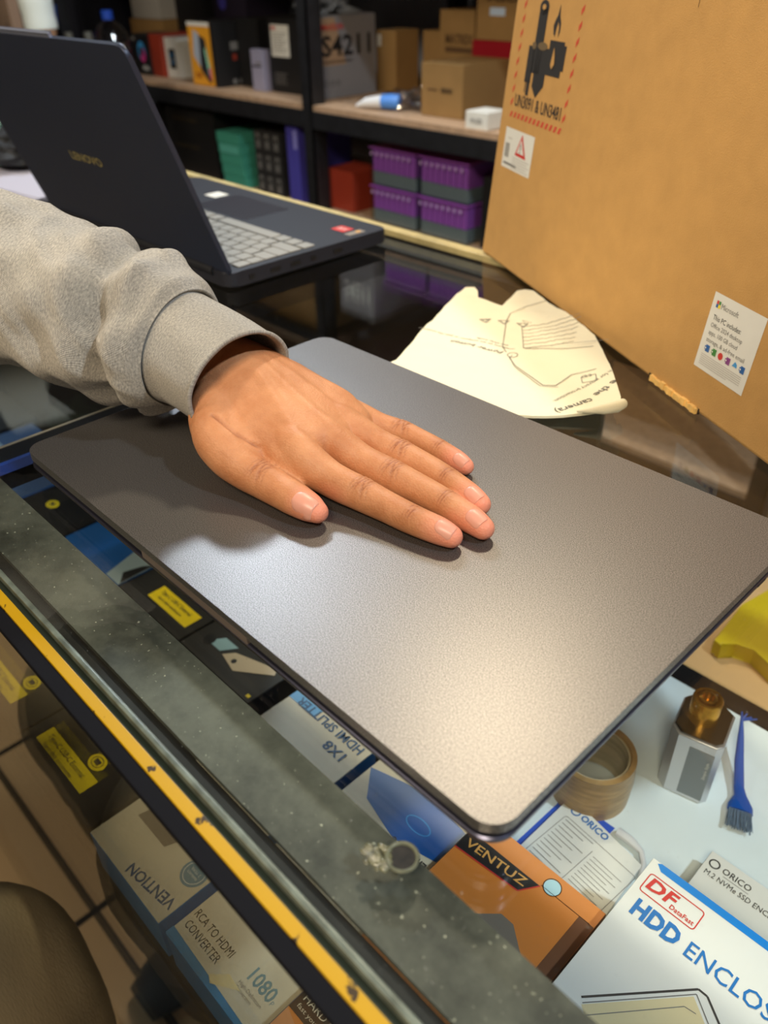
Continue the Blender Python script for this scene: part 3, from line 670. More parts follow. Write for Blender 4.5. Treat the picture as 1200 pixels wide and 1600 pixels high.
for j in range(5):
    t, ff, fs, d = boxthing('teal_box', ('teal box in the stack on the lower shelf, %s' % ('topmost of the five', 'second from the top', 'middle one', 'second from the bottom', 'lowest one')[4 - j]), 'box', -2.160 - .004 * j, -2.050 - .004 * j, 1.42, 1.55, ZL + .029 * j, ZL + .029 * j + .028, tealcard)
    if j == 3: ff.rect(.01, .10, .003, .025, mat('teal_pic', srgb(90, 175, 160), .5)); ff.done()
t, ff, fs, d = boxthing('product_box', 'large black box with faint lettering on the lower shelf of the left bay', 'box', -2.46, -2.20, 1.43, 1.70, ZL, -.115, blackbox)
ff.text('DARKFLASH', .04, .15, .012, mat('faint_gold', srgb(70, 60, 40), .6), w=.13); ff.text('DARKFLASH', .04, .075, .012, MATS['faint_gold'], w=.13); ff.done()
t, ff, fs, d = boxthing('product_box', 'grey labelled black box at the left end of the lower shelf', 'box', -2.66, -2.50, 1.43, 1.70, ZL, -.095, blackbox)
ff.rect(.10, .13, .15, .18, palegrey, name='label'); ff.rect(.11, .14, .08, .11, palegrey, name='label'); ff.done()
# upper shelf and top of the rack: outside the frame, seen mirrored in the counter glass
t, ff, fs, d = boxthing('case_carton', 'grey carton on the shelf above the frame, beside the post', 'box', -1.665, -1.53, 1.43, 1.66, .366, .56, greyside)
ff.text('S4211', .02, .11, .045, whitecard, w=.10, bold=.02); ff.done()
multi(-1.50, .366, 'clear pack of purple boxes on the shelf above the frame, left one'); multi(-1.345, .366, 'clear pack of purple boxes on the shelf above the frame, right one')
t, ff, fs, d = boxthing('cardboard_box', 'long cardboard box on the highest shelf, left of the post', 'box', -2.6, -1.76, 1.42, 1.8, .48, .66, cardb_d)
t, ff, fs, d = boxthing('cardboard_box', 'long cardboard box on the highest shelf, right of the post', 'box', -1.66, -1.50, 1.415, 1.8, .7005, .90, cardb_d)
t, ff, fs, d = boxthing('product_box', 'dark box under the long cardboard box on the shelf above the frame', 'box', -2.6, -1.9, 1.45, 1.8, .366, .479, blackbox)

# ------------------------------------------------------------------ staff side, top left corner
t = thing('sweater_person', 'person in a cream ribbed sweater, only the lowered forearm in view at top left', 'person', (-2.22, .98, -.95))
knitw = mat('cream_knit', srgb(214, 224, 222), 0.85, bump=0.6, bump_scale=80)
def rel(o, base): o.location = tuple(-c for c in base); return o
base_ = (-2.22, .98, -.95)
sk = MB(); pts = []; rad = []
for k in range(40):
    q = k / 39; pts.append((-2.215 - .02 * q, .985, .118 + .62 * q)); rad.append(.038 + .012 * q + .0035 * sin(k * 2.3) * (1 if k > 3 else .2))
sk.tube(pts, rad, n=24)
sk.tube([(-2.235, .985, .72), (-2.27, .86, .80), (-2.38, .70, .82)], [.062, .09, .11], n=24)
vs_ = MB(); vs_.tube([(-2.46, .55, -.02), (-2.46, .55, .3), (-2.46, .55, .6), (-2.46, .55, .80), (-2.46, .55, .85)], [(.15, .11), (.15, .11), (.17, .12), (.15, .11), (.05, .05)], n=28, up=(0, 1, 0))
rel(vs_.build('dark_torso', mat('dark_torso_cloth', srgb(20, 24, 36), .8), t), base_)  # unseen torso, made dark so the counter glass mirrors dark there
rel(sk.build('sweater', knitw, t), base_)
rel(MB().tube([(-2.214, .985, .122), (-2.213, .985, .108), (-2.211, .985, .096)], [.034, .032, .026], n=20).build('hand', mat('skin_far', srgb(190, 150, 120), .6), t), base_)
rel(MB().tube([(-2.211, .985, .098), (-2.205, .965, .070), (-2.195, .95, .050)], [(.022, .028), (.024, .030), (.016, .02)], n=16).tube([(-2.46, .55, .84), (-2.46, .55, .92), (-2.46, .55, 1.0), (-2.46, .55, 1.09), (-2.46, .55, 1.13)], [.05, .055, .08, .075, .03], n=24).build('body', MATS['skin_far'], t), base_)
rel(MB().tube([(-2.46, .55, -.02), (-2.46, .55, -.5), (-2.46, .55, -.95)], [(.15, .11), (.13, .10), (.11, .08)], n=24, up=(0, 1, 0)).build('trousers', mat('navy_cloth', srgb(24, 28, 40), .8), t), base_)
t = thing('plastic_cup', 'clear plastic cup held just under the cream sleeve at top left', 'cup', (-2.175, .93, .0))
MB().lathe([(.028, .085), (.034, .112), (.036, .112), (.030, .085), (.026, .05), (.024, .05)], n=24).build('cup_wall', clearp, t)
t, ff, fs, d = boxthing('cardboard_box', 'brown carton with black line marks at the extreme top left', 'box', -2.90, -2.470, 1.02, 1.05, -.10, .24, mat('taupe_card', srgb(150, 128, 112), .7))
ff.ring(.40, .205, .014, .002, blackprint); ff.rect(.40, .402, .19, .24, blackprint); ff.rect(.415, .417, .17, .19, blackprint); ff.done()
tb = thing('side_table', 'dark low table behind the open laptop lid holding a bottle', 'table', (-2.65, 1.2, -.95))
rel(MB().box(-2.58, -2.44, 1.25, 1.39, .000 - .11, -.1005).build('tabletop', blackm, tb), (-2.65, 1.2, -.95))
for lx in (-2.575, -2.465):
    for ly in (1.255, 1.365): rel(MB().box(lx, lx + .02, ly, ly + .02, -.95, -.11).build('leg', blackm, tb), (-2.65, 1.2, -.95))
t = thing('water_bottle', 'clear crinkled water bottle with blue cap at top left', 'bottle', (-2.512, 1.32, -.1003))
pet = glass_mat('pet_plastic', (.86, .90, .97, 1), 1.45, 0.08, boost=2.2)
pr_ = [(.030, .001)]
for k in range(26): pr_.append((.050 + .003 * sin(k * 1.9), .006 + k * .0063))
pr_ += [(.045, .178), (.032, .197), (.018, .207), (.014, .214)]
MB().lathe(pr_, n=28).build('bottle_body', pet, t)
MB().lathe([(.016, .212), (.0165, .232), (.014, .235)], n=20).build('cap', mat('cap_blue', srgb(30, 70, 170), .4), t)
crumple(t, 'crumpled_wrapper', mat('wrapper_grey', srgb(150, 140, 145), .5), (0, 0, .085), (.038, .038, .07), 12, .4)
stm = mat('grey_pole', srgb(150, 150, 140), .4, .4)
for i, (px, pz, lab) in enumerate(((-2.86, .085, 'grey metal pole topped by a blue cup, leftmost of the three'), (-2.742, .072, 'grey metal pole, middle of the three'), (-2.615, .078, 'short grey metal pole, nearest the water bottle'))):
    t = thing('metal_pole', lab, 'pole', (px, 1.30, -.95))
    MB().tube([(0, 0, .01), (0, 0, pz + .95)], .012, n=14).build('shaft', stm, t); MB().lathe([(.024, 0), (.024, .01), (.014, .02)], n=20).build('foot', blackm, t)
t = thing('blue_cup', 'blue plastic cup on top of the leftmost grey pole', 'cup', (-2.86, 1.30, .0855))
MB().lathe([(.026, 0), (.032, .055), (.030, .055), (.024, .003)], n=24).build('cup_wall', mat('cup_blue', srgb(40, 90, 175), .4), t)
t = thing('hanging_jacket', 'dark navy clothing hanging against the wall at top left', 'clothing', (-3.75, 1.75, -.2))
cl = MB(); cpts = []; 
n_ = 60
for zi in range(12):
    row = []
    for k in range(n_):
        x_ = -.6 + 1.2 * k / (n_ - 1); row.append(cl.bm.verts.new((x_, .05 * sin(k * .7) + .02 * noise.noise(V((k * .2, zi * .3, 0))), zi * .085)))
    cpts.append(row)
for a_, b2 in zip(cpts, cpts[1:]):
    for k in range(n_ - 1): cl.bm.faces.new((a_[k], a_[k + 1], b2[k + 1], b2[k]))
gr = bmesh.ops.extrude_face_region(cl.bm, geom=cl.bm.faces[:])
for v in [e for e in gr['geom'] if isinstance(e, bmesh.types.BMVert)]: v.co.y += .012
cl.build('cloth', mat('navy_jacket', srgb(22, 28, 48), .8), t); MB().tube([(-.66, .0, .94), (.66, .0, .94)], .012, n=10).build('hanger_rail', blackm, t)

# things on the counter left of the open laptop
t = thing('paper_stack', 'sheaf of lilac-white papers on the counter behind the open laptop lid', 'papers', (-1.19, .47, 0.0002))
b = MB()
for k in range(6): b.box(-.11, .11, -.06, .06, .0012 * k, .0012 * k + .001, M=Matrix.Rotation(R(-4 + 2.2 * k), 4, 'Z'))
b.build('sheets', mat('lilac_paper', srgb(176, 174, 190), .6), t)
t = thing('black_pouch', 'soft black pouch on the papers left of the laptop lid', 'pouch', (-1.30, .505, .0085))
crumple(t, 'pouch_body', mat('black_fabric', srgb(16, 16, 20), .7), (0, 0, .022), (.10, .06, .028), 5, .2)
t = thing('folded_cloth', 'pale teal folded cloth heap behind the black pouch', 'cloth', (-1.56, .60, 0.001))
for k in range(4): crumple(t, 'cloth_fold', mat('teal_cloth', srgb(160, 200, 196), .8, bump=.5, bump_scale=120), (0, 0, .018 + k * .022), (.11, .08, .016), 20 + k, .25)
t = thing('laptop_cable', 'thin black cable running off behind the open laptop deck', 'cable', (-1.03, .62, 0.0))
MB().tube([(-.06, -.03, .003), (0.0, 0.0, .004), (.05, .010, .003), (.10, .002, .003)], .003, n=8).build('cord', blackp, t)

# ------------------------------------------------------------------ display case contents
ZS = -.2653
def flatbox(name, label, cat, x0, x1, y0, y1, z1, mtop, mside, group=None, z0=ZS):
    cx, cy = (x0 + x1) / 2, (y0 + y1) / 2; t = thing(name, label, cat, (cx, cy, z0), 0, group)
    MB().box(x0 - cx, x1 - cx, y0 - cy, y1 - cy, 0, z1 - z0 - .0006, bev=.0006).build('box_body', mside, t)
    tp = MB().box(x0 - cx + .0004, x1 - cx - .0004, y0 - cy + .0004, y1 - cy - .0004, z1 - z0 - .0006, z1 - z0).build('top_panel', mtop, t)
    f = Face((-cx, -cy, z1 - z0), (1, 0, 0), (0, 1, 0), tp, lift=.0002); return t, f
bluecard = mat('blue_gradient_card', srgb(60, 150, 220), .4, col2=srgb(14, 70, 130), noise_scale=3)
paper = mat('offwhite_top', srgb(222, 212, 186), .45, noise_amt=.03)
t, f = flatbox('splitter_box', 'off-white topped blue box printed 1X8 HDMI SPLITTER upside down under the glass', 'box', -.3715, -.2845, .0745, .2570, -.225, paper, bluecard)
vblue = mat('deep_blue_ink', srgb(40, 84, 130), .5)
f.text('VENTION', -.2880, .0905, .0072, vblue, w=.043, rot=188, bold=.02)
f.circ(-.2965, .1085, .0095, mat('badge_blue', srgb(100, 140, 160), .5)); f.ring(-.2965, .1085, .0075, .0006, whitecard, l=2); f.text('2 YEAR', -.2920, .1105, .002, whitecard, w=.009, rot=180, l=2); f.text('WARRANTY', -.2915, .1075, .0018, whitecard, w=.010, rot=180, l=2)
f.poly([(-.3600, .1045), (-.3575, .1160), (-.3450, .1240), (-.3210, .1180), (-.3265, .1045)], mat('taupe_device', srgb(128, 116, 100), .5))
f.text('1X8', -.2960, .2390, .0080, vblue, w=.020, rot=180, bold=.02); f.text('HDMI SPLITTER', -.2905, .2520, .0075, vblue, w=.072, rot=180, bold=.02)
f.rect(-.3710, -.340, .245, .2565, skyprint)
f.done()
t, f = flatbox('converter_box', 'off-white box lettered RCA TO HDMI CONVERTER with blue shaded edges', 'box', -.2775, -.1930, .0750, .2620, -.226, paper, bluecard)
ink2 = mat('charcoal_ink', srgb(60, 56, 54), .5)
f.text('RCA TO HDMI', -.2745, .0935, .0052, ink2, w=.037); f.text('CONVERTER', -.2735, .0855, .0052, ink2, w=.033)
f.text('1080', -.2215, .0945, .0085, mat('steel_blue', srgb(110, 150, 160), .5), w=.020, bold=.02); f.text('P', -.2010, .0945, .003, MATS['steel_blue'])
f.text('High-Definition', -.2230, .0895, .0022, greyprint, w=.020); f.text('Conversion', -.2225, .0865, .0022, greyprint, w=.014)
f.poly([(-.2770, .2450), (-.2600, .2250), (-.2250, .2160), (-.1935, .2240), (-.1935, .2530), (-.2300, .2590)], mat('royal_blue', srgb(16, 84, 160), .35)); f.ring(-.2200, .2350, .010, .0008, skyprint, l=2, ry=.005)
f.poly([(-.2775, .0752), (-.1932, .0752), (-.1932, .0780), (-.2775, .0810)], mat('mid_blue', srgb(70, 140, 190), .4)); 
f.text('Enclosure', -.1960, .2180, .0060, blackprint, w=.030, rot=180, bold=.02)
f.poly([(-.2385, .0800), (-.2300, .0885), (-.2180, .0875), (-.2340, .0775)], mat('cream_tape', srgb(236, 216, 160), .4), l=3, name='tape_piece')
f.done()
t, f = flatbox('enclosure_box', 'orange sleeve box with a black band of gold letters under the laptop corner', 'box', -.1870, -.0945, .0750, .2640, -.2100, orangep, mat('brown_side', srgb(110, 66, 34), .5))
f.poly([(-.1865, .2415), (-.1865, .2340), (-.1400, .2385), (-.1325, .2500), (-.1865, .2490)], blackbox); f.line([(-.1865, .2335), (-.1400, .2380), (-.1322, .2500)], .0008, redprint, l=2)
f.text('VENTUZ', -.1830, .2385, .0060, goldprint, w=.044, rot=5, bold=.01)
f.circ(-.1265, .2545, .0052, mat('cyan_paper', srgb(170, 215, 230), .4)); f.ring(-.1265, .2545, .0055, .0005, MATS['slot_dark'], l=2); f.line([(-.1322, .2510), (-.0980, .2515)], .0004, MATS['slot_dark'])
f.rect(-.1050, -.0950, .1900, .2515, MATS['brown_side']); f.poly([(-.1500, .2080), (-.1380, .2200), (-.1290, .2200), (-.1100, .2050), (-.1100, .1900), (-.1500, .1900)], mat('taupe_grey', srgb(120, 112, 102), .5))
f.rect(-.1865, -.1200, .0990, .1230, blackbox); f.text('2.5 INCH', -.1835, .1140, .0065, paper, w=.036); f.text('HARD DRIVE', -.1835, .1065, .0045, paper, w=.036); f.text('fast your HDD', -.1835, .1020, .0025, paper, w=.028)
f.poly([(-.1865, .0755), (-.1865, .0985), (-.1600, .0900), (-.1500, .0755)], mat('pale_orange', srgb(214, 150, 100), .5), l=1)
f.done()
t, f = flatbox('enclosure_box', 'large white box lettered HDD ENCLOSURE in blue at the lower right', 'box', -.0910, .0700, .1180, .3055, -.1950, mat('enclosure_white', srgb(228, 230, 228), .4), whitecard)
f.poly([(-.0850, .3050), (-.0870, .3035), (-.0830, .3000), (.0700, .3000), (.0700, .3050)], mat('bright_blue', srgb(0, 130, 220), .4))
for pts in (rrect(-.0865, -.0525, .2815, .2955, .0018, 3),): f.line(pts, .0007, redprint, closed=True)
f.text('DF', -.0848, .2855, .0082, redprint, w=.0170, bold=.03, slant=.15); f.text('DataFast', -.0685, .2835, .0030, redprint, w=.0145, bold=.015)
bink = mat('blue_ink', srgb(0, 112, 190), .4)
f.text('HDD', -.0835, .2660, .0105, bink, w=.0285, bold=.045); f.text('ENCLOSURE', -.0500, .2655, .0100, bink, w=.072, bold=.006)
f.line([(-.0760, .2080), (-.0350, .2550), (-.0300, .2550), (.010, .2250)], .0012, ink2); f.line([(-.0740, .2060), (-.0345, .2520), (.005, .2210)], .0006, greyprint); f.line([(-.0720, .1990), (-.0360, .2420), (-.030, .2430)], .0005, greyprint)
f.poly([(-.0740, .2050), (-.0350, .2500), (.004, .2200), (-.035, .175)], mat('cream_picture', srgb(226, 212, 170), .4), l=0.5)
f.done()
t, f = flatbox('ssd_box', 'small white box lettered M.2 NVMe SSD behind the large HDD ENCLOSURE box', 'box', -.0760, .0400, .3280, .3720, -.2450, whitecard, whitecard)
f.ring(-.0700, .3635, .0032, .0010, blackprint); f.text('ORICO', -.0640, .3610, .0048, blackprint, w=.0190, bold=.005); f.text('M.2 NVMe SSD ENCLOSURE', -.0725, .3530, .0040, blackprint, w=.060); f.rect(-.062, -.045, .3590, .3594, greyprint); f.done()
t = thing('spec_card', 'white card with blue rim and printed table, lying behind the orange box', 'card', (-.140, .310, ZS + .0025), R(0))
MB().prism([(-.034, -.030), (-.032, .034), (-.029, .038), (.034, .027), (.037, -.036)], 0, .0055, bev=.0005).build('card_body', mat('card_white', srgb(232, 234, 230), .4), t)
MB().prism([(-.040, -.036), (-.037, .036), (-.033, .041), (.004, .042), (.000, -.036)], -.0021, -.0001).build('blue_backing', mat('backing_blue', srgb(50, 90, 200), .4), t)['label'] = 'blue backing sheet'
f = Face((0, 0, .0055), V((.995, -.10, 0)), V((.10, .995, 0)), t, lift=.0002)
oblue = mat('logo_blue', srgb(60, 120, 190), .4)
f.ring(-.0245, .0275, .0032, .0011, oblue); f.text('ORICO', -.0190, .0250, .0052, oblue, w=.0230, bold=.03)
f.line(rrect(-.027, .034, -.030, .0195, .002, 3), .0004, greyprint, closed=True)
for k in range(11): f.rect(-.025, .000 - .006 * (k % 3), .0165 - k * .0038, .0170 - k * .0038, greyprint); f.rect(.006, .030 - .005 * (k % 2), .0090 - k * .0032, .0094 - k * .0032, greyprint)
f.rect(.003, .0034, -.030, .0120, greyprint); f.done()
t = thing('adapter_cord', 'short white adapter cord beside the white printed card', 'cord', (-.118, .345, ZS + .003))
MB().tube([(-.014, .003, .004), (-.004, .003, .004), (.006, .001, .004), (.012, -.006, .0035), (.016, -.016, .003)], [(.0035, .003), (.0035, .003), (.0022, .0022), (.0022, .0022), (.002, .002)], n=10).build('cord_body', mat('cord_white', srgb(220, 222, 225), .4), t)
# tray
tray = MB().prism([(-.24, .265), (-.24, .5135), (.55, .5175), (.55, .265)], ZS, ZS + .0022, bev=.0003).build('display_board', mat('pale_blue_board', srgb(226, 238, 242), .35, noise_amt=.02)); tag(tray, 'glossy pale blue-white board lining the right of the glass shelf', 'board')
# tape roll
TR = (-.1690, .3680); t = thing('tape_roll', 'brown packing tape roll with wrinkled layers, half under the laptop corner', 'tape roll', (TR[0], TR[1], ZS + .0024))
tapem = mat('packing_tape', srgb(176, 142, 92), .3, noise_amt=.25, noise_scale=60, stretch=(1, 1, 6), bump=.4)
MB().lathe([(.0270, .0010), (.0290, 0), (.0300, .021), (.0290, .0415), (.0255, .042), (.0245, .040)], n=48, close=True).build('tape_layers', tapem, t)
MB().lathe([(.0245, .001), (.0248, .040), (.0232, .040), (.0230, .001)], n=40, close=True).build('core', mat('tape_core', srgb(196, 182, 150), .6, noise_amt=.2, noise_scale=20, stretch=(1, 1, 8)), t)
# dispenser bottle
BT = (-.1245, .4310); t = thing('solvent_bottle', 'silver metal dispenser bottle with a worn brass cap on the pale board', 'bottle', (BT[0], BT[1], ZS + .0024), R(13))
silver = mat('brushed_silver', srgb(200, 202, 206), .34, .6, bump=.1, bump_scale=300)
oct_ = [(-.0165, -.016), (-.010, -.0225), (.016, -.0225), (.020, -.018), (.020, .014), (.012, .020), (-.012, .020), (-.0165, .014)]
MB().prism(oct_, 0, .062, bev=.0012, seg=3).build('body', silver, t)
MB().prism([(x * .93, y * .93) for x, y in oct_], .062, .0635, bev=.0005).build('top_plate', mat('dark_steel', srgb(110, 108, 104), .25, .9), t)
MB().box(-.001, .0165, -.0229, -.0224, .004, .054, bev=.0001).build('side_label', mat('label_grey', srgb(126, 132, 136), .35, .3), t)
fl_ = Face((0, -.0231, 0), (0, 0, 1), (-1, 0, 0), t, lift=.0002); fl_.text('Simple Style', .028, -.0145, .0022, whitecard, w=.018); fl_.done()
brass = mat('worn_brass', srgb(190, 140, 50), .25, .85, noise_amt=.5, noise_scale=80, bump=.3)
MB().lathe([(.0105, .0635), (.0105, .082), (.0098, .0835), (.0082, .0835), (.0078, .080), (.0062, .080), (.0060, .084), (.0045, .0845), (.0040, .079), (.002, .079)], n=36).build('brass_cap', brass, t)
# brush
t = thing('cleaning_brush', 'blue handled brush with grey bristles right of the silver bottle', 'brush', (-.0845, .440, ZS + .0024))
bpl = mat('brush_blue', srgb(20, 80, 170), .35)
MB().tube([(-.028, .047, .024), (-.022, .036, .018), (-.014, .020, .012), (-.004, .002, .006), (.000, -.004, .006), (.004, -.012, .006), (.006, -.017, .006)], [(.0012, .0012), (.0024, .002), (.0034, .0026), (.0038, .0028), (.0045, .003), (.0085, .0036), (.0088, .0036)], n=14).build('handle', bpl, t)
sp = MB()
for k in range(4): sp.tube([(-.028, .047, .024), (-.031 + .004 * k, .052, .027 + .001 * (k % 2))], [.0012, .0006], n=8)
sp.build('finger_tip', bpl, t)
br = MB()
for k in range(90):
    u = (k % 18) / 17 - .5; w_ = (k // 18) / 4 - .5; s0 = V((.006 + u * .0155 * .9, -.017 + u * .0155 * .35, .006 + w_ * .004)); s1 = s0 + V((.0055 + random.uniform(-.001, .001) + u * .002, -.0135 + random.uniform(-.0015, .0015), -.001 * w_))
    br.tube([s0, s1], [.00035, .0002], n=4)
tag(br.build('bristles', mat('grey_bristle', srgb(110, 128, 150), .6), t), kind='stuff')
# pull-out board and yellow tool below
pb = MB().box(-.34, -.015, .5405, .80, -.320, -.310).build('pullout_board', mat('tan_board', srgb(196, 160, 112), .5, noise_amt=.06, noise_scale=12)); tag(pb, 'tan pull-out wooden board behind the black shelf rail', 'board')
t = thing('yellow_clamp', 'yellow plastic tool lying on the tan board at the right edge', 'tool', (-.156, .650, -.3098), R(-4))
MB().prism([(-.030, -.038), (-.021, -.040), (-.0140, -.026), (.002, -.020), (.030, -.034), (.050, -.020), (.045, .030), (.01, .090), (-.030, .100), (-.040, .030)], 0, .018, bev=.002).build('tool_body', mat('tool_yellow', srgb(196, 172, 12), .4), t)
MB().lathe([(.026, 0.018), (.026, .026), (.022, .029)], (.018, .035, 0), n=32).build('disc', mat('beige_disc', srgb(220, 190, 150), .5), t)
# left group of boxes
def bb(label, x0, x1, y0, y1, z1=-.225, strip=None, circles=(), logo=None, tytan=None, m=blackbox):
    t, f = flatbox('black_box', label, 'box', x0, x1, y0, y1, z1, m, m)
    if strip:
        sx0, sx1, sy0, sy1 = strip; f.rect(sx0, sx1, sy0, sy1, yellowp, name='yellow_label')
        f.text('Type-C USB-C External', sx0 + .006, sy1 - .0075, .0042, ink2, w=(sx1 - sx0) * .75, l=3, name='label_lettering'); f.text('hard disk enclosure', sx0 + .010, sy1 - .0135, .0032, ink2, w=(sx1 - sx0) * .6, l=3, name='label_lettering')
    for cx, cy in circles: f.circ(cx, cy, .0085, yellowp, name='round_sticker', ry=.0065); f.ring(cx, cy, .0055, .0006, ink2, l=2, name='round_sticker', ry=.004); f.rect(cx - .003, cx + .003, cy - .002, cy + .002, ink2, l=3, name='round_sticker')
    if logo: f.poly([(logo[0] - .008, logo[1] - .006), (logo[0], logo[1] + .007), (logo[0] + .008, logo[1] - .006), (logo[0], logo[1] - .001)], mat('dim_grey', srgb(78, 74, 70), .5))
    if tytan:
        for k in range(3): f.text('FYTT', tytan[0] + .010 * k, tytan[1] + .001 * k, .0045, MATS['dim_gold'], w=.017, rot=-90, l=2)
    f.done(); return t
mat('dim_gold', srgb(84, 78, 50), .5)
bb('black box with yellow strip label, touching the box printed 1X8 HDMI SPLITTER', -.4860, -.3745, .0745, .2150, strip=(-.4740, -.4040, .0840, .0980), circles=((-.4200, .1060),), logo=(-.4500, .1160), tytan=(-.3990, .1300))
bb('black box with yellow strip label, further left along the front glass', -.6100, -.4880, .0745, .2150, strip=(-.5960, -.5200, .0840, .0980), circles=((-.5300, .1060),), logo=(-.5650, .1160))
bb('black box with yellow label seen through the glass top beside the laptop', -.5900, -.4880, .2170, .3250, strip=(-.5595, -.4975, .2295, .2475))
t, f = flatbox('small_box', 'black box with small blue-white plug picture beside the laptop front edge', 'box', -.4860, -.3880, .2170, .3100, -.2250, blackbox, blackbox)
f.poly([(-.4700, .2350), (-.4610, .2480), (-.4430, .2480), (-.4520, .2350)], mat('ice_blue', srgb(150, 190, 205), .4)); f.circ(-.4700, .2370, .006, mat('plug_black', srgb(10, 10, 12), .4), l=2); f.circ(-.4480, .2590, .004, yellowp); f.rect(-.396, -.392, .2205, .2235, yellowp)
f.poly([(-.4470, .2340), (-.4400, .2430), (-.4000, .2560), (-.3960, .2500), (-.4250, .2290)], mat('bone_white', srgb(205, 190, 165), .4), l=3); f.circ(-.4330, .2360, .0025, MATS['plug_black'], l=4); f.done()
t, f = flatbox('blue_box', 'bright blue box with pale end and dark picture under the laptop edge', 'box', -.7000, -.5920, .2170, .3300, -.2250, mat('bright_blue_card', srgb(30, 104, 190), .4), blueprint)
f.poly([(-.6150, .2175), (-.5925, .2175), (-.5925, .3290), (-.6500, .3290)], mat('ice_white', srgb(180, 205, 215), .4)); f.text('ORICO', -.6640, .2600, .008, MATS['ice_white'], w=.030, l=2)
f.poly([(-.6050, .2300), (-.6000, .2480), (-.5930, .2560), (-.5930, .2200)], blackprint, l=3); f.done()
bb('plain black box with yellow corner bracket, far left under the glass', -.8000, -.7020, .1800, .2900, circles=((-.7850, .2050), (-.7950 + .03, .2350)))
t, f = flatbox('blue_box', 'pale blue and white box at the far left under the glass top', 'box', -.9600, -.8020, .1500, .3000, -.2250, mat('slate_blue', srgb(60, 84, 120), .4), blueprint)
f.rect(-.95, -.86, .20, .25, mat('pale_slate', srgb(130, 150, 165), .4)); f.circ(-.84, .20, .009, redprint); f.done()
t, f = flatbox('black_box', 'plain black box under the glass beyond the cross rail', 'box', -1.15, -.97, .15, .31, -.2250, blackbox, blackbox)
f.done()

# ------------------------------------------------------------------ the person: hand, sleeve, leg
def skin_material():
    m = bpy.data.materials.new('skin'); m.use_nodes = True; nt = m.node_tree; b = nt.nodes['Principled BSDF']
    tc = nt.nodes.new('ShaderNodeTexCoord'); n = nt.nodes.new('ShaderNodeTexNoise'); n.inputs['Scale'].default_value = 45; n.inputs['Detail'].default_value = 7; n.inputs['Roughness'].default_value = .65
    cr = nt.nodes.new('ShaderNodeValToRGB'); e = cr.color_ramp.elements; e[0].position = .3; e[0].color = srgb(178, 116, 76); e[1].position = .7; e[1].color = srgb(206, 146, 104)
    nt.links.new(tc.outputs['Object'], n.inputs['Vector']); nt.links.new(n.outputs['Fac'], cr.inputs[0])
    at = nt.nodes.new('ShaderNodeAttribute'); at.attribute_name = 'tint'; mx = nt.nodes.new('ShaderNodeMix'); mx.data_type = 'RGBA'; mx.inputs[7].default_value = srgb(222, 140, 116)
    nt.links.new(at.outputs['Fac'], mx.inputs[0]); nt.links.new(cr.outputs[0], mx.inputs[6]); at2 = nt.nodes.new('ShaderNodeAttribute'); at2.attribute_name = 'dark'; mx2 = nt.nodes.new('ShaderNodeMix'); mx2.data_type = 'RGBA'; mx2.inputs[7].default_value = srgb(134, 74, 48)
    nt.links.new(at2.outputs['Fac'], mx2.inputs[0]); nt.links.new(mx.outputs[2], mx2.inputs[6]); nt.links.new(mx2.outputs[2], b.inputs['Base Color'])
    n2 = nt.nodes.new('ShaderNodeTexVoronoi'); n2.inputs['Scale'].default_value = 900
    n3 = nt.nodes.new('ShaderNodeTexNoise'); n3.inputs['Scale'].default_value = 350; n3.inputs['Detail'].default_value = 5
    ad = nt.nodes.new('ShaderNodeMath'); ad.operation = 'ADD'; nt.links.new(n2.outputs['Distance'], ad.inputs[0]); nt.links.new(n3.outputs['Fac'], ad.inputs[1]); nt.links.new(tc.outputs['Object'], n2.inputs['Vector']); nt.links.new(tc.outputs['Object'], n3.inputs['Vector'])
    bp = nt.nodes.new('ShaderNodeBump'); bp.inputs['Strength'].default_value = .35; bp.inputs['Distance'].default_value = .0004; nt.links.new(ad.outputs[0], bp.inputs['Height']); nt.links.new(bp.outputs[0], b.inputs['Normal'])
    b.inputs['Roughness'].default_value = .52; b.inputs['Subsurface Weight'].default_value = .15; b.inputs['Subsurface Radius'].default_value = (1, .4, .25); b.inputs['Subsurface Scale'].default_value = .003
    b.inputs['Specular IOR Level'].default_value = .28
    return m
skin = skin_material()
PB = V((-.50, -.20, -.95))
person = thing('person', 'person in grey marl sweatshirt and brown trousers with a hand flat on the closed laptop', 'person', PB)

LZ = .0200
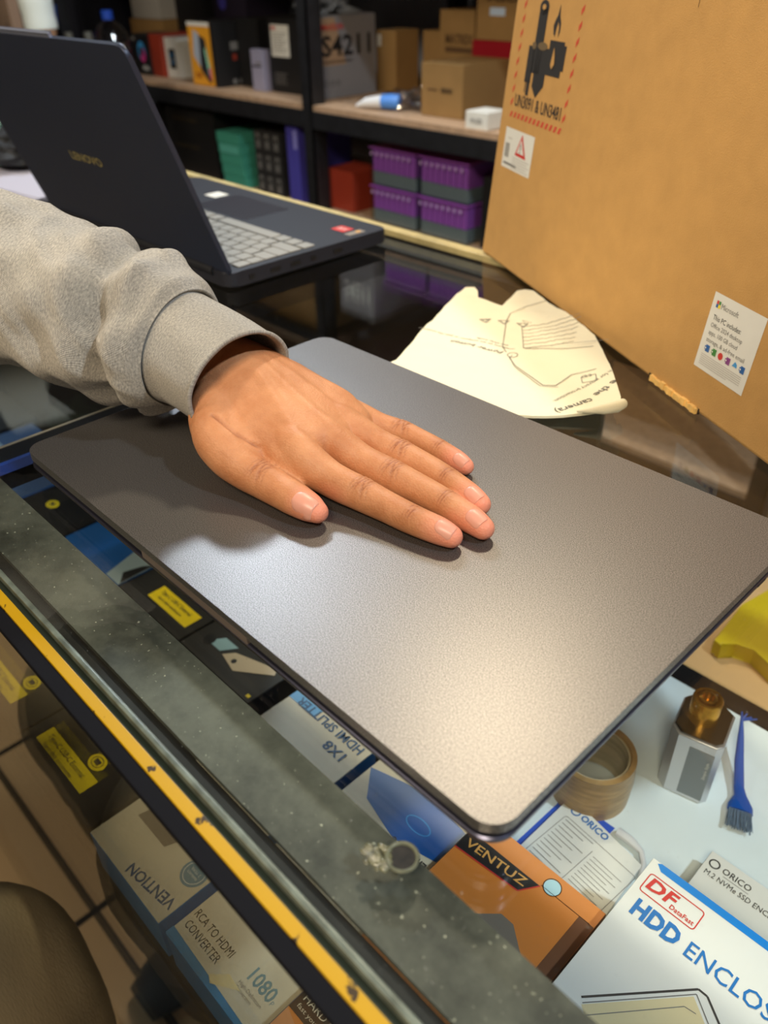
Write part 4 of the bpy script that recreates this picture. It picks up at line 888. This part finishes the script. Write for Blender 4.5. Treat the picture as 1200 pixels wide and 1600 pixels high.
# joints: position, (half width, half height)
FING = {
 'index': [((-.3300, .2240, .043), (.0120, .0130)), ((-.2935, .2195, .0380), (.0110, .0120)), ((-.2740, .2225, .0320), (.0090, .0100)), ((-.2537, .2269, .0292), (.0086, .0090)), ((-.2380, .2290, .0282), (.0078, .0082)), ((-.2225, .2308, .0275), (.0076, .0076)), ((-.2080, .2335, .0270), (.0071, .0070)), ((-.2010, .2350, .0262), (.0058, .0058))],
 'middle': [((-.3300, .2340, .044), (.0120, .0130)), ((-.2970, .2400, .0390), (.0110, .0120)), ((-.2750, .2450, .0325), (.0090, .0098)), ((-.2545, .2490, .0298), (.0087, .0092)), ((-.2370, .2515, .0284), (.0079, .0083)), ((-.2195, .2520, .0276), (.0076, .0077)), ((-.2030, .2515, .0270), (.0072, .0070)), ((-.1945, .2508, .0262), (.0060, .0058))],
 'ring': [((-.3330, .2460, .043), (.0120, .0120)), ((-.3020, .2580, .0375), (.0105, .0115)), ((-.2840, .2640, .0320), (.0087, .0094)), ((-.2673, .2680, .0292), (.0083, .0088)), ((-.2500, .2695, .0282), (.0076, .0080)), ((-.2340, .2690, .0274), (.0073, .0074)), ((-.2175, .2672, .0268), (.0068, .0067)), ((-.2090, .2660, .0260), (.0056, .0056))],
 'little': [((-.3400, .2560, .040), (.0110, .0110)), ((-.3130, .2735, .0340), (.0095, .0105)), ((-.2990, .2815, .0300), (.0077, .0085)), ((-.2858, .2875, .0280), (.0072, .0077)), ((-.2710, .2895, .0272), (.0066, .0070)), ((-.2590, .2900, .0266), (.0064, .0065)), ((-.2460, .2895, .0261), (.0060, .0060)), ((-.2390, .2890, .0255), (.0048, .0050))],
 'thumb': [((-.3520, .2130, .051), (.0130, .0140)), ((-.3390, .1980, .0440), (.0138, .0150)), ((-.3250, .1940, .0385), (.0120, .0130)), ((-.3130, .1950, .0340), (.0105, .0112)), ((-.3000, .1978, .0308), (.0098, .0098)), ((-.2880, .1995, .0295), (.0096, .0090)), ((-.2760, .2005, .0288), (.0094, .0082)), ((-.2660, .2015, .0280), (.0080, .0072)), ((-.2610, .2022, .0272), (.0060, .0056))],
}
hb = MB()
def capsule(pts, rad, n=20, sub=5, up=(0, 0, 1)):
    P, Rr = [], []
    for i in range(len(pts) - 1):
        p0 = V(pts[max(i - 1, 0)]); p1 = V(pts[i]); p2 = V(pts[i + 1]); p3 = V(pts[min(i + 2, len(pts) - 1)])
        for k in range(sub):
            t = k / sub; P.append(.5 * ((2 * p1) + (-p0 + p2) * t + (2 * p0 - 5 * p1 + 4 * p2 - p3) * t * t + (-p0 + 3 * p1 - 3 * p2 + p3) * t ** 3))
            Rr.append(tuple(rad[i][j] * (1 - t) + rad[i + 1][j] * t for j in (0, 1)))
    P.append(V(pts[-1])); Rr.append(rad[-1])
    # rounded caps
    d0 = (P[0] - P[1]).normalized(); d1 = (P[-1] - P[-2]).normalized(); cap0, cap1 = [], []
    for a_ in (75, 55, 35, 15): cap0.append((P[0] + d0 * Rr[0][1] * sin(R(a_)), (Rr[0][0] * cos(R(a_)), Rr[0][1] * cos(R(a_)))))
    for a_ in (15, 35, 55, 75): cap1.append((P[-1] + d1 * Rr[-1][1] * sin(R(a_)), (Rr[-1][0] * cos(R(a_)), Rr[-1][1] * cos(R(a_)))))
    al = cap0 + list(zip(P, Rr)) + cap1
    hb.tube([a_[0] for a_ in al], [a_[1] for a_ in al], n=n, up=up)
for k_, L in FING.items(): capsule([a_[0] for a_ in L], [a_[1] for a_ in L])
# metacarpals, palm, wrist and forearm
WR = V((-.3735, .2330, .0580))
capsule([(-.395, .2240, .064), tuple(WR), (-.350, .2345, .0530), (-.325, .2350, .0440), (-.300, .2340, .0385)], [(.0255, .0180), (.0265, .0180), (.0310, .0185), (.0330, .0170), (.0250, .0130)], n=28)
capsule([(-.365, .2440, .056), (-.345, .2510, .0490), (-.322, .2600, .0415), (-.305, .2660, .0360)], [(.0180, .0155), (.0190, .0160), (.0165, .0145), (.0110, .0115)], n=24)
capsule([(-.3630, .2220, .0545), (-.3520, .2085, .0490), (-.3400, .2030, .0420), (-.3200, .2040, .0360)], [(.0120, .0120), (.0160, .0160), (.0170, .0165), (.0120, .0120)], n=24)   # thenar
capsule([(-.355, .2250, .0420), (-.330, .2200, .0380), (-.305, .2200, .0360)], [(.018, .014), (.016, .013), (.010, .010)], n=20)
capsule([(-.3150, .2180, .0400), (-.2960, .2150, .0350), (-.2860, .2150, .0330)], [(.012, .011), (.009, .010), (.006, .008)], n=16)  # web
capsule([(-.50, .155, .100), (-.45, .198, .079), (-.415, .217, .069), tuple(WR)], [(.033, .032), (.031, .028), (.028, .022), (.0262, .0182)], n=28)
tmp = hb.build('hand_src', skin)
md = tmp.modifiers.new('r', 'REMESH'); md.mode = 'VOXEL'; md.voxel_size = .00082; md.use_smooth_shade = True
ms = tmp.modifiers.new('s', 'SMOOTH'); ms.factor = .6; ms.iterations = 17
dg = bpy.context.evaluated_depsgraph_get(); hme = bpy.data.meshes.new_from_object(tmp.evaluated_get(dg)); bpy.data.objects.remove(tmp)
import numpy as np
nv_ = len(hme.vertices); co = np.empty(nv_ * 3, 'f'); hme.vertices.foreach_get('co', co); co = co.reshape(-1, 3)
no = np.empty(nv_ * 3, 'f'); hme.vertices.foreach_get('normal', no); no = no.reshape(-1, 3)
tint = np.zeros(nv_, 'f'); dark = np.zeros(nv_, 'f'); disp = np.zeros(nv_, 'f')
up_ = np.clip(no[:, 2] * 1.4, 0, 1)
def axis_coord(p, d, half, w):
    rel_ = co - np.array(p, 'f'); dd = np.array(V(d).normalized(), 'f'); s_ = rel_ @ dd; side = np.array((-dd[1], dd[0], 0), 'f'); side /= np.linalg.norm(side); t_ = rel_ @ side
    return s_, t_, np.exp(-(t_ / w) ** 4) * (np.abs(rel_[:, 2]) < .03)
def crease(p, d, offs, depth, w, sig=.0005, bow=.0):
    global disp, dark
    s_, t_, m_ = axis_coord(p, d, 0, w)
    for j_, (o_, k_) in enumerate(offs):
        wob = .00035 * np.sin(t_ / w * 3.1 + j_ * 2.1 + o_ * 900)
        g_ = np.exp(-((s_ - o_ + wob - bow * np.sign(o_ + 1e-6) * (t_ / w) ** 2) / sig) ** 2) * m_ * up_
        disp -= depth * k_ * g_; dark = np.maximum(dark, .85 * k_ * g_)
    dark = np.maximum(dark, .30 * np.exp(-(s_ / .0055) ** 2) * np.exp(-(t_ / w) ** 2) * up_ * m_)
def mound(p, d, h, sl, w):
    global disp
    s_, t_, m_ = axis_coord(p, d, 0, w * 1.5); disp += h * np.exp(-(s_ / sl) ** 2) * np.exp(-(t_ / w) ** 2) * up_ * m_
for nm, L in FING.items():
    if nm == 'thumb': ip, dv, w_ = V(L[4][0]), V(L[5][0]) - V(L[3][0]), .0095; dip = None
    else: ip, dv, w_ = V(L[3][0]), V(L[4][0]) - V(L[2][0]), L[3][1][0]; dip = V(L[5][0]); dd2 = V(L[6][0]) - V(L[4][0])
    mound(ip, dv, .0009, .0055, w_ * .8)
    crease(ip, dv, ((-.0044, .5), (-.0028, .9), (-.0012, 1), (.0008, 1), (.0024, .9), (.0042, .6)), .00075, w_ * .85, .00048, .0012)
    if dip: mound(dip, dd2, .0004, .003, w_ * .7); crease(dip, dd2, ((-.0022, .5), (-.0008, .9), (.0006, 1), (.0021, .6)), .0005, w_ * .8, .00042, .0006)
    tp = V(L[-1][0]); d3 = np.linalg.norm(co - np.array(tp, 'f'), axis=1); tint = np.maximum(tint, np.clip(1.15 - d3 / .016, 0, .85))
    dk = np.linalg.norm(co - np.array(ip, 'f'), axis=1); pass
# tendons and knuckles
def seg_ridge(a_, b_, h, w_):
    global disp
    a2 = np.array(a_[:2], 'f'); b2_ = np.array(b_[:2], 'f'); ab = b2_ - a2; L_ = np.linalg.norm(ab); ab = ab / L_; r_ = co[:, :2] - a2; s_ = r_ @ ab; t_ = r_ @ np.array((-ab[1], ab[0]), 'f')
    m_ = 1 / (1 + np.exp(-(s_) / .004)) / (1 + np.exp((s_ - L_) / .004)); disp += h * np.exp(-(t_ / w_) ** 2) * m_ * up_ * (co[:, 2] > .035)
seg_ridge((-.350, .232), (-.296, .221), .0012, .0036); seg_ridge((-.350, .236), (-.298, .240), .0012, .0034); seg_ridge((-.350, .242), (-.303, .257), .0010, .0034); seg_ridge((-.352, .248), (-.313, .272), .0008, .0034)
for c_, h_ in (((-.2945, .2200, .04), .0013), ((-.2975, .2400, .04), .0014), ((-.3030, .2575, .04), .0012), ((-.3130, .2730, .04), .0010)):
    q_ = np.linalg.norm(co[:, :2] - np.array(c_[:2], 'f'), axis=1); disp += h_ * np.exp(-(q_ / .0065) ** 2) * up_ * (co[:, 2] > .03)
# fold between thumb and back of hand
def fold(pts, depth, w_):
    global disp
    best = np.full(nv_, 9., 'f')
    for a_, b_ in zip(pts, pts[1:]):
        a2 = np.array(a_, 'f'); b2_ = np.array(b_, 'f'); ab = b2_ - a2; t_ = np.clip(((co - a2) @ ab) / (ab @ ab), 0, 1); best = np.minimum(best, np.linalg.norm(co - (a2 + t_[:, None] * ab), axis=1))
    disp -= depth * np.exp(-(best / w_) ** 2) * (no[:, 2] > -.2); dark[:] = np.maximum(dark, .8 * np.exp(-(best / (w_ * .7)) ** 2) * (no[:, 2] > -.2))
def on_skin(x_, y_):
    q_ = np.hypot(co[:, 0] - x_, co[:, 1] - y_); k_ = np.where(q_ < .0014)[0]
    return (x_, y_, float(co[k_, 2].max())) if len(k_) else (x_, y_, .05)
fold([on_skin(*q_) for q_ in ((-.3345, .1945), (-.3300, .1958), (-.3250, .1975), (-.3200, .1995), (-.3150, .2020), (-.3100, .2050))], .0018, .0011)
co2 = co + no * disp[:, None]
co2[:, 2] = np.maximum(co2[:, 2], LZ + .00015)
hme.vertices.foreach_set('co', co2.ravel())
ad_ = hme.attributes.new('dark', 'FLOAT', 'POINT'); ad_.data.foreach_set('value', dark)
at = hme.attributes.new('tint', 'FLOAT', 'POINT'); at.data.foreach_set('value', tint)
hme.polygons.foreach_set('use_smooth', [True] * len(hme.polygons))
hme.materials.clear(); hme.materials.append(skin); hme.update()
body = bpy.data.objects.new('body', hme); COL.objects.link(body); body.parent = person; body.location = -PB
body['label'] = 'tan hand lying flat, thumb towards the front edge'
# nails
nailm = mat('nail', srgb(216, 150, 128), .36, spec=.45, sss=.1); naile = mat('nail_edge', srgb(238, 214, 196), .3)
from mathutils.bvhtree import BVHTree
BVH = BVHTree.FromPolygons([V(q) for q in co2.tolist()], [tuple(p.vertices) for p in hme.polygons])
def nail(c, d, up, ln, wd):
    d = V(d).normalized(); up = V(up).normalized(); side = d.cross(up).normalized(); up = side.cross(d).normalized(); b = MB(); NU, NV = 12, 14; g = []
    for i in range(NU + 1):
        row = []
        for j in range(NV + 1):
            u = -1 + 2 * i / NU; v = -1 + 2 * j / NV; ww = wd / 2
            if v < -.45: ww *= math.sqrt(max(.10, 1 - ((-v - .45) / .60) ** 2))
            if v > .55: ww *= math.sqrt(max(.30, 1 - ((v - .55) / .55) ** 2 * .75))
            p = V(c) + d * (ln / 2 * v) + side * (u * ww); h = BVH.ray_cast(p + up * .015, -up, .04)
            q = h[0] if h[0] is not None else p
            lift = .00050 * (1 - abs(u) ** 4) + .00012
            if v < -.8: lift *= .3
            row.append(b.bm.verts.new(q + up * lift))
        g.append(row)
    for i in range(NU):
        for j in range(NV): b.bm.faces.new((g[i][j], g[i + 1][j], g[i + 1][j + 1], g[i][j + 1]))
    for _ in range(3): bmesh.ops.smooth_vert(b.bm, verts=b.bm.verts, factor=.4, use_axis_x=True, use_axis_y=True, use_axis_z=True)
    ex = bmesh.ops.extrude_face_region(b.bm, geom=b.bm.faces[:])
    for v in [e for e in ex['geom'] if isinstance(e, bmesh.types.BMVert)]: v.co -= up * .0007
    o = b.build('nail', nailm, person, angle=80); o.location = -PB; o['label'] = 'pink fingernail'; return o
for nm, L in FING.items():
    tip = V(L[-1][0]); prv = V(L[-2][0]); dv = (tip - prv); dv.z = 0; dv.normalize(); r0 = L[-2][1]
    if nm == 'thumb': nail(prv + dv * .0008 + V((-.001, -.0020, 0)), dv + V((0, 0, -.10)), V((-.05, -.38, .92)), .0130, .0112)
    else: nail(prv + dv * .0040 + V((0, -.0012, 0)), dv + V((0, 0, -.22)), V((.05, -.16, 1)), .0102 if nm != 'little' else .0088, r0[0] * 1.22)

# sleeve
def knit_material(name, rib=False):
    m = bpy.data.materials.new(name); m.use_nodes = True; nt = m.node_tree; b = nt.nodes['Principled BSDF']
    uv = nt.nodes.new('ShaderNodeUVMap'); tc = nt.nodes.new('ShaderNodeTexCoord')
    mp = nt.nodes.new('ShaderNodeMapping'); mp.inputs['Scale'].default_value = (2.2, 6, 1)
    n = nt.nodes.new('ShaderNodeTexNoise'); n.inputs['Scale'].default_value = 60; n.inputs['Detail'].default_value = 8; n.inputs['Roughness'].default_value = .7
    nt.links.new(uv.outputs[0], mp.inputs[0]); nt.links.new(mp.outputs[0], n.inputs['Vector'])
    cr = nt.nodes.new('ShaderNodeValToRGB'); e = cr.color_ramp.elements; e[0].position = .34; e[0].color = srgb(146, 140, 132); e[1].position = .66; e[1].color = srgb(222, 214, 200)
    nt.links.new(n.outputs['Fac'], cr.inputs[0]); nt.links.new(cr.outputs[0], b.inputs['Base Color'])
    wv = nt.nodes.new('ShaderNodeTexWave'); wv.inputs['Scale'].default_value = 190 if not rib else 150; wv.inputs['Distortion'].default_value = .6; wv.bands_direction = 'X'
    nt.links.new(uv.outputs[0], wv.inputs['Vector'])
    n2 = nt.nodes.new('ShaderNodeTexNoise'); n2.inputs['Scale'].default_value = 900; nt.links.new(tc.outputs['Object'], n2.inputs['Vector'])
    ad = nt.nodes.new('ShaderNodeMath'); ad.operation = 'ADD'; nt.links.new(wv.outputs['Fac'], ad.inputs[0]); nt.links.new(n2.outputs['Fac'], ad.inputs[1])
    bp = nt.nodes.new('ShaderNodeBump'); bp.inputs['Strength'].default_value = .8; bp.inputs['Distance'].default_value = .0008; nt.links.new(ad.outputs[0], bp.inputs['Height']); nt.links.new(bp.outputs[0], b.inputs['Normal'])
    b.inputs['Roughness'].default_value = .9; b.inputs['Specular IOR Level'].default_value = .15; b.inputs['Sheen Weight'].default_value = .25
    return m
knit = knit_material('grey_marl_knit'); ribm = knit_material('grey_marl_rib', True)
def cr_(ps, t):
    n = len(ps) - 1; i = min(int(t * n), n - 1); f_ = t * n - i; p0 = ps[max(i - 1, 0)]; p1 = ps[i]; p2 = ps[i + 1]; p3 = ps[min(i + 2, n)]
    return [.5 * (2 * b + (-a + c) * f_ + (2 * a - 5 * b + 4 * c - d) * f_ ** 2 + (-a + 3 * b - 3 * c + d) * f_ ** 3) for a, b, c, d in zip(p0, p1, p2, p3)]
def cloth_tube(secs, NU, NV, dfun, name, m, parent, thick=.0018, upv=(0, 0, 1)):
    """secs: (x,y,z,hw,hh)"""
    b = MB(); uvl = b.bm.loops.layers.uv.new('UVMap'); rows = []; C = [cr_(secs, i / NU) for i in range(NU + 1)]; ln = 0; lens = []
    for i in range(NU + 1):
        if i: ln += (V(C[i][:3]) - V(C[i - 1][:3])).length
        lens.append(ln)
    for i in range(NU + 1):
        c = V(C[i][:3]); t = (V(C[min(i + 1, NU)][:3]) - V(C[max(i - 1, 0)][:3])).normalized(); side = t.cross(V(upv)).normalized(); u = side.cross(t).normalized(); row = []
        for k in range(NV):
            a_ = 2 * pi * k / NV; dirv = side * cos(a_) + u * sin(a_); r_ = V((C[i][3] * cos(a_), C[i][4] * sin(a_))).length
            row.append(b.bm.verts.new(c + side * (C[i][3] * cos(a_)) + u * (C[i][4] * sin(a_)) + dirv * dfun(lens[i], a_, i / NU) ))
        rows.append(row)
    for i in range(NU):
        for k in range(NV):
            f_ = b.bm.faces.new((rows[i][k], rows[i][(k + 1) % NV], rows[i + 1][(k + 1) % NV], rows[i + 1][k]))
            for lp, (ii, kk) in zip(f_.loops, ((i, k), (i, k + 1), (i + 1, k + 1), (i + 1, k))): lp[uvl].uv = (kk / NV, lens[ii] / .3)
    bmesh.ops.recalc_face_normals(b.bm, faces=b.bm.faces)
    o = b.build(name, m, parent, angle=180, fix=False); o.location = -PB
    sd = o.modifiers.new('thickness', 'SOLIDIFY'); sd.thickness = thick; sd.offset = -1
    return o
cuff_secs = [(-.3500, .2245, .0612, .0350, .0292), (-.3640, .2235, .0636, .0345, .0296), (-.3780, .2218, .0662, .0345, .0300), (-.3920, .2185, .0690, .0352, .0315), (-.4060, .2140, .0720, .0365, .0335), (-.4200, .2090, .0745, .0375, .0350)]
def cuff_d(s, a, q):
    return .0009 * noise.noise(V((cos(a) * 2, sin(a) * 2, s * 40))) + .0012 * math.exp(-(s / .002) ** 2)
cloth_tube(cuff_secs, 60, 120, cuff_d, 'sweatshirt_cuff', ribm, person, .0024)
sl_secs = [(-.3940, .2180, .0700, .0375, .0340), (-.4000, .2160, .0708, .0425, .0400), (-.4130, .2115, .0730, .0450, .0430), (-.4300, .2050, .0765, .0460, .0440), (-.4600, .1905, .0850, .0485, .0470), (-.4950, .1690, .0960, .0520, .0505), (-.5400, .1400, .1080, .0560, .0550), (-.5900, .1020, .1220, .0600, .0600), (-.6150, .0600, .1400, .0620, .0620), (-.6250, .0000, .1650, .0650, .0650), (-.6350, -.0700, .1950, .0720, .0720), (-.6350, -.1400, .2300, .0820, .0800)]
def sl_d(s, a, q):
    f_ = min(1, s / .02)
    w1 = noise.noise(V((s * 26 + cos(a) * 1.6, sin(a) * 1.8, cos(a) * 1.2))) * .0075
    w2 = abs(noise.noise(V((s * 48 - sin(a) * 2.6, cos(a) * 1.5 + 5, sin(a) * .6)))) * -.0062
    w3 = .0050 * math.exp(-((s - .020 - .010 * sin(a + 1.0)) / .007) ** 2) - .0062 * math.exp(-((s - .036 - .014 * sin(a + .6)) / .006) ** 2) + .0045 * math.exp(-((s - .052 - .012 * sin(a + .4)) / .009) ** 2)
    w4 = -.008 * math.exp(-((s - .145) / .010) ** 2) * max(0, sin(a)) + .006 * math.exp(-((s - .165) / .016) ** 2) * max(0, sin(a))
    return f_ * (w1 + w2 + w3 + w4)
cloth_tube(sl_secs, 240, 110, sl_d, 'sweatshirt_sleeve', knit, person, .0022)
# torso, other sleeve, trousers: mostly outside the frame
tor = [(-.48, -.44, -.36, .175, .125), (-.48, -.42, -.20, .180, .130), (-.48, -.36, -.02, .185, .125), (-.48, -.28, .14, .195, .120), (-.48, -.22, .24, .180, .105), (-.48, -.19, .30, .100, .075), (-.48, -.18, .325, .062, .062)]
cloth_tube(tor, 60, 60, lambda s, a, q: .006 * noise.noise(V((s * 9, cos(a) * 2, sin(a) * 2))), 'sweatshirt_torso', knit, person, .003, upv=(0, 1, 0))
arm2 = [(-.315, -.22, .23, .070, .075), (-.26, -.24, .14, .060, .060), (-.235, -.28, .02, .055, .055), (-.26, -.27, -.08, .052, .052), (-.33, -.20, -.16, .042, .042), (-.36, -.17, -.19, .034, .034)]
cloth_tube(arm2, 50, 40, lambda s, a, q: .004 * noise.noise(V((s * 20, cos(a) * 2, sin(a) * 2))), 'sweatshirt_sleeve', knit, person, .003, upv=(0, 1, 0))
trm = mat('brown_cord_cloth', srgb(128, 112, 84), .85, noise_amt=.12, noise_scale=14, bump=.5, bump_scale=250, stretch=(1, 3, 1))
def leg(secs, nm='trousers'):
    return cloth_tube(secs, 80, 60, lambda s, a, q: .008 * noise.noise(V((s * 13, cos(a) * 1.6, sin(a) * 1.6))) + .003 * noise.noise(V((s * 45, cos(a) * 3, sin(a) * 2))), nm, trm, person, .003, upv=(1, 0, 0))
leg([(-.44, -.46, -.39, .085, .09), (-.435, -.34, -.375, .085, .09), (-.425, -.18, -.355, .080, .085), (-.412, -.06, -.345, .074, .080), (-.402, -.022, -.385, .070, .074), (-.402, -.030, -.50, .060, .062), (-.405, -.06, -.68, .055, .056), (-.41, -.08, -.86, .050, .052), (-.41, -.08, -.90, .055, .056)])
leg([(-.56, -.46, -.39, .085, .09), (-.58, -.34, -.375, .085, .09), (-.60, -.18, -.36, .080, .085), (-.615, -.07, -.36, .074, .080), (-.62, -.045, -.40, .070, .074), (-.62, -.050, -.52, .060, .062), (-.62, -.08, -.68, .055, .056), (-.62, -.10, -.86, .050, .052), (-.62, -.10, -.90, .055, .056)])
hm_ = MB()
hm_.tube([(-.48, -.18, .30), (-.48, -.17, .36), (-.48, -.155, .40)], [.055, .052, .055], n=24)
g = bmesh.ops.create_icosphere(hm_.bm, subdivisions=4, radius=1)['verts']
for v in g:
    x_, y_, z_ = v.co; wx = .074 * (1 - .16 * max(0, -z_)); v.co = V((-.48 + x_ * wx, -.145 + y_ * (.092 if y_ < 0 else .085) + (.016 * max(0, -z_) if y_ > 0 else 0) + .020 * math.exp(-((x_ / .16) ** 2 + ((z_ + .12) / .22) ** 2)) * (y_ > .5), .475 + z_ * .112))
for sx in (-1, 1):
    g = bmesh.ops.create_icosphere(hm_.bm, subdivisions=2, radius=1)['verts']
    for v in g: v.co = V((-.48 + sx * .075 + v.co.x * .008, -.150 + v.co.y * .018, .465 + v.co.z * .030))
ho_ = hm_.build('head', skin, person, angle=80); ho_.location = -PB
hr = MB(); g = bmesh.ops.create_icosphere(hr.bm, subdivisions=4, radius=1)['verts']
for v in g:
    x_, y_, z_ = v.co; zz_ = z_ if (z_ > .25 or y_ < .1) else .25 + (z_ - .25) * .1
    v.co = V((-.48 + x_ * .080, -.152 + y_ * .096 * (1 if y_ < 0 else .98), .482 + zz_ * (.115 if zz_ > 0 else .085) + .003 * noise.noise(V((x_ * 9, y_ * 9, z_ * 9)))))
hr.build('hair', mat('black_hair', srgb(22, 18, 16), .5, bump=.6, bump_scale=300, stretch=(6, 1, 1)), person, angle=80).location = -PB
for lx in (-.41, -.62):
    yb = -.08 if lx == -.41 else -.10
    s_ = MB().tube([(lx, yb - .05, -.92), (lx, yb, -.915), (lx, yb + .08, -.925), (lx, yb + .12, -.932)], [(.035, .025), (.042, .035), (.045, .024), (.030, .015)], n=20)
    s_.build('shoe', mat('dark_shoe', srgb(40, 36, 34), .6), person).location = -PB
st = thing('stool', 'black bar stool under the seated person, outside the photo', 'stool', (-.50, -.42, -.95))
MB().lathe([(.17, .435), (.18, .45), (.17, .47), (.05, .472)], n=36).build('seat', blackp, st)
for k in range(4):
    a_ = pi / 4 + k * pi / 2; MB().tube([(.11 * cos(a_), .11 * sin(a_), .44), (.19 * cos(a_), .19 * sin(a_), 0)], .012, n=12).build('leg', blackm, st)
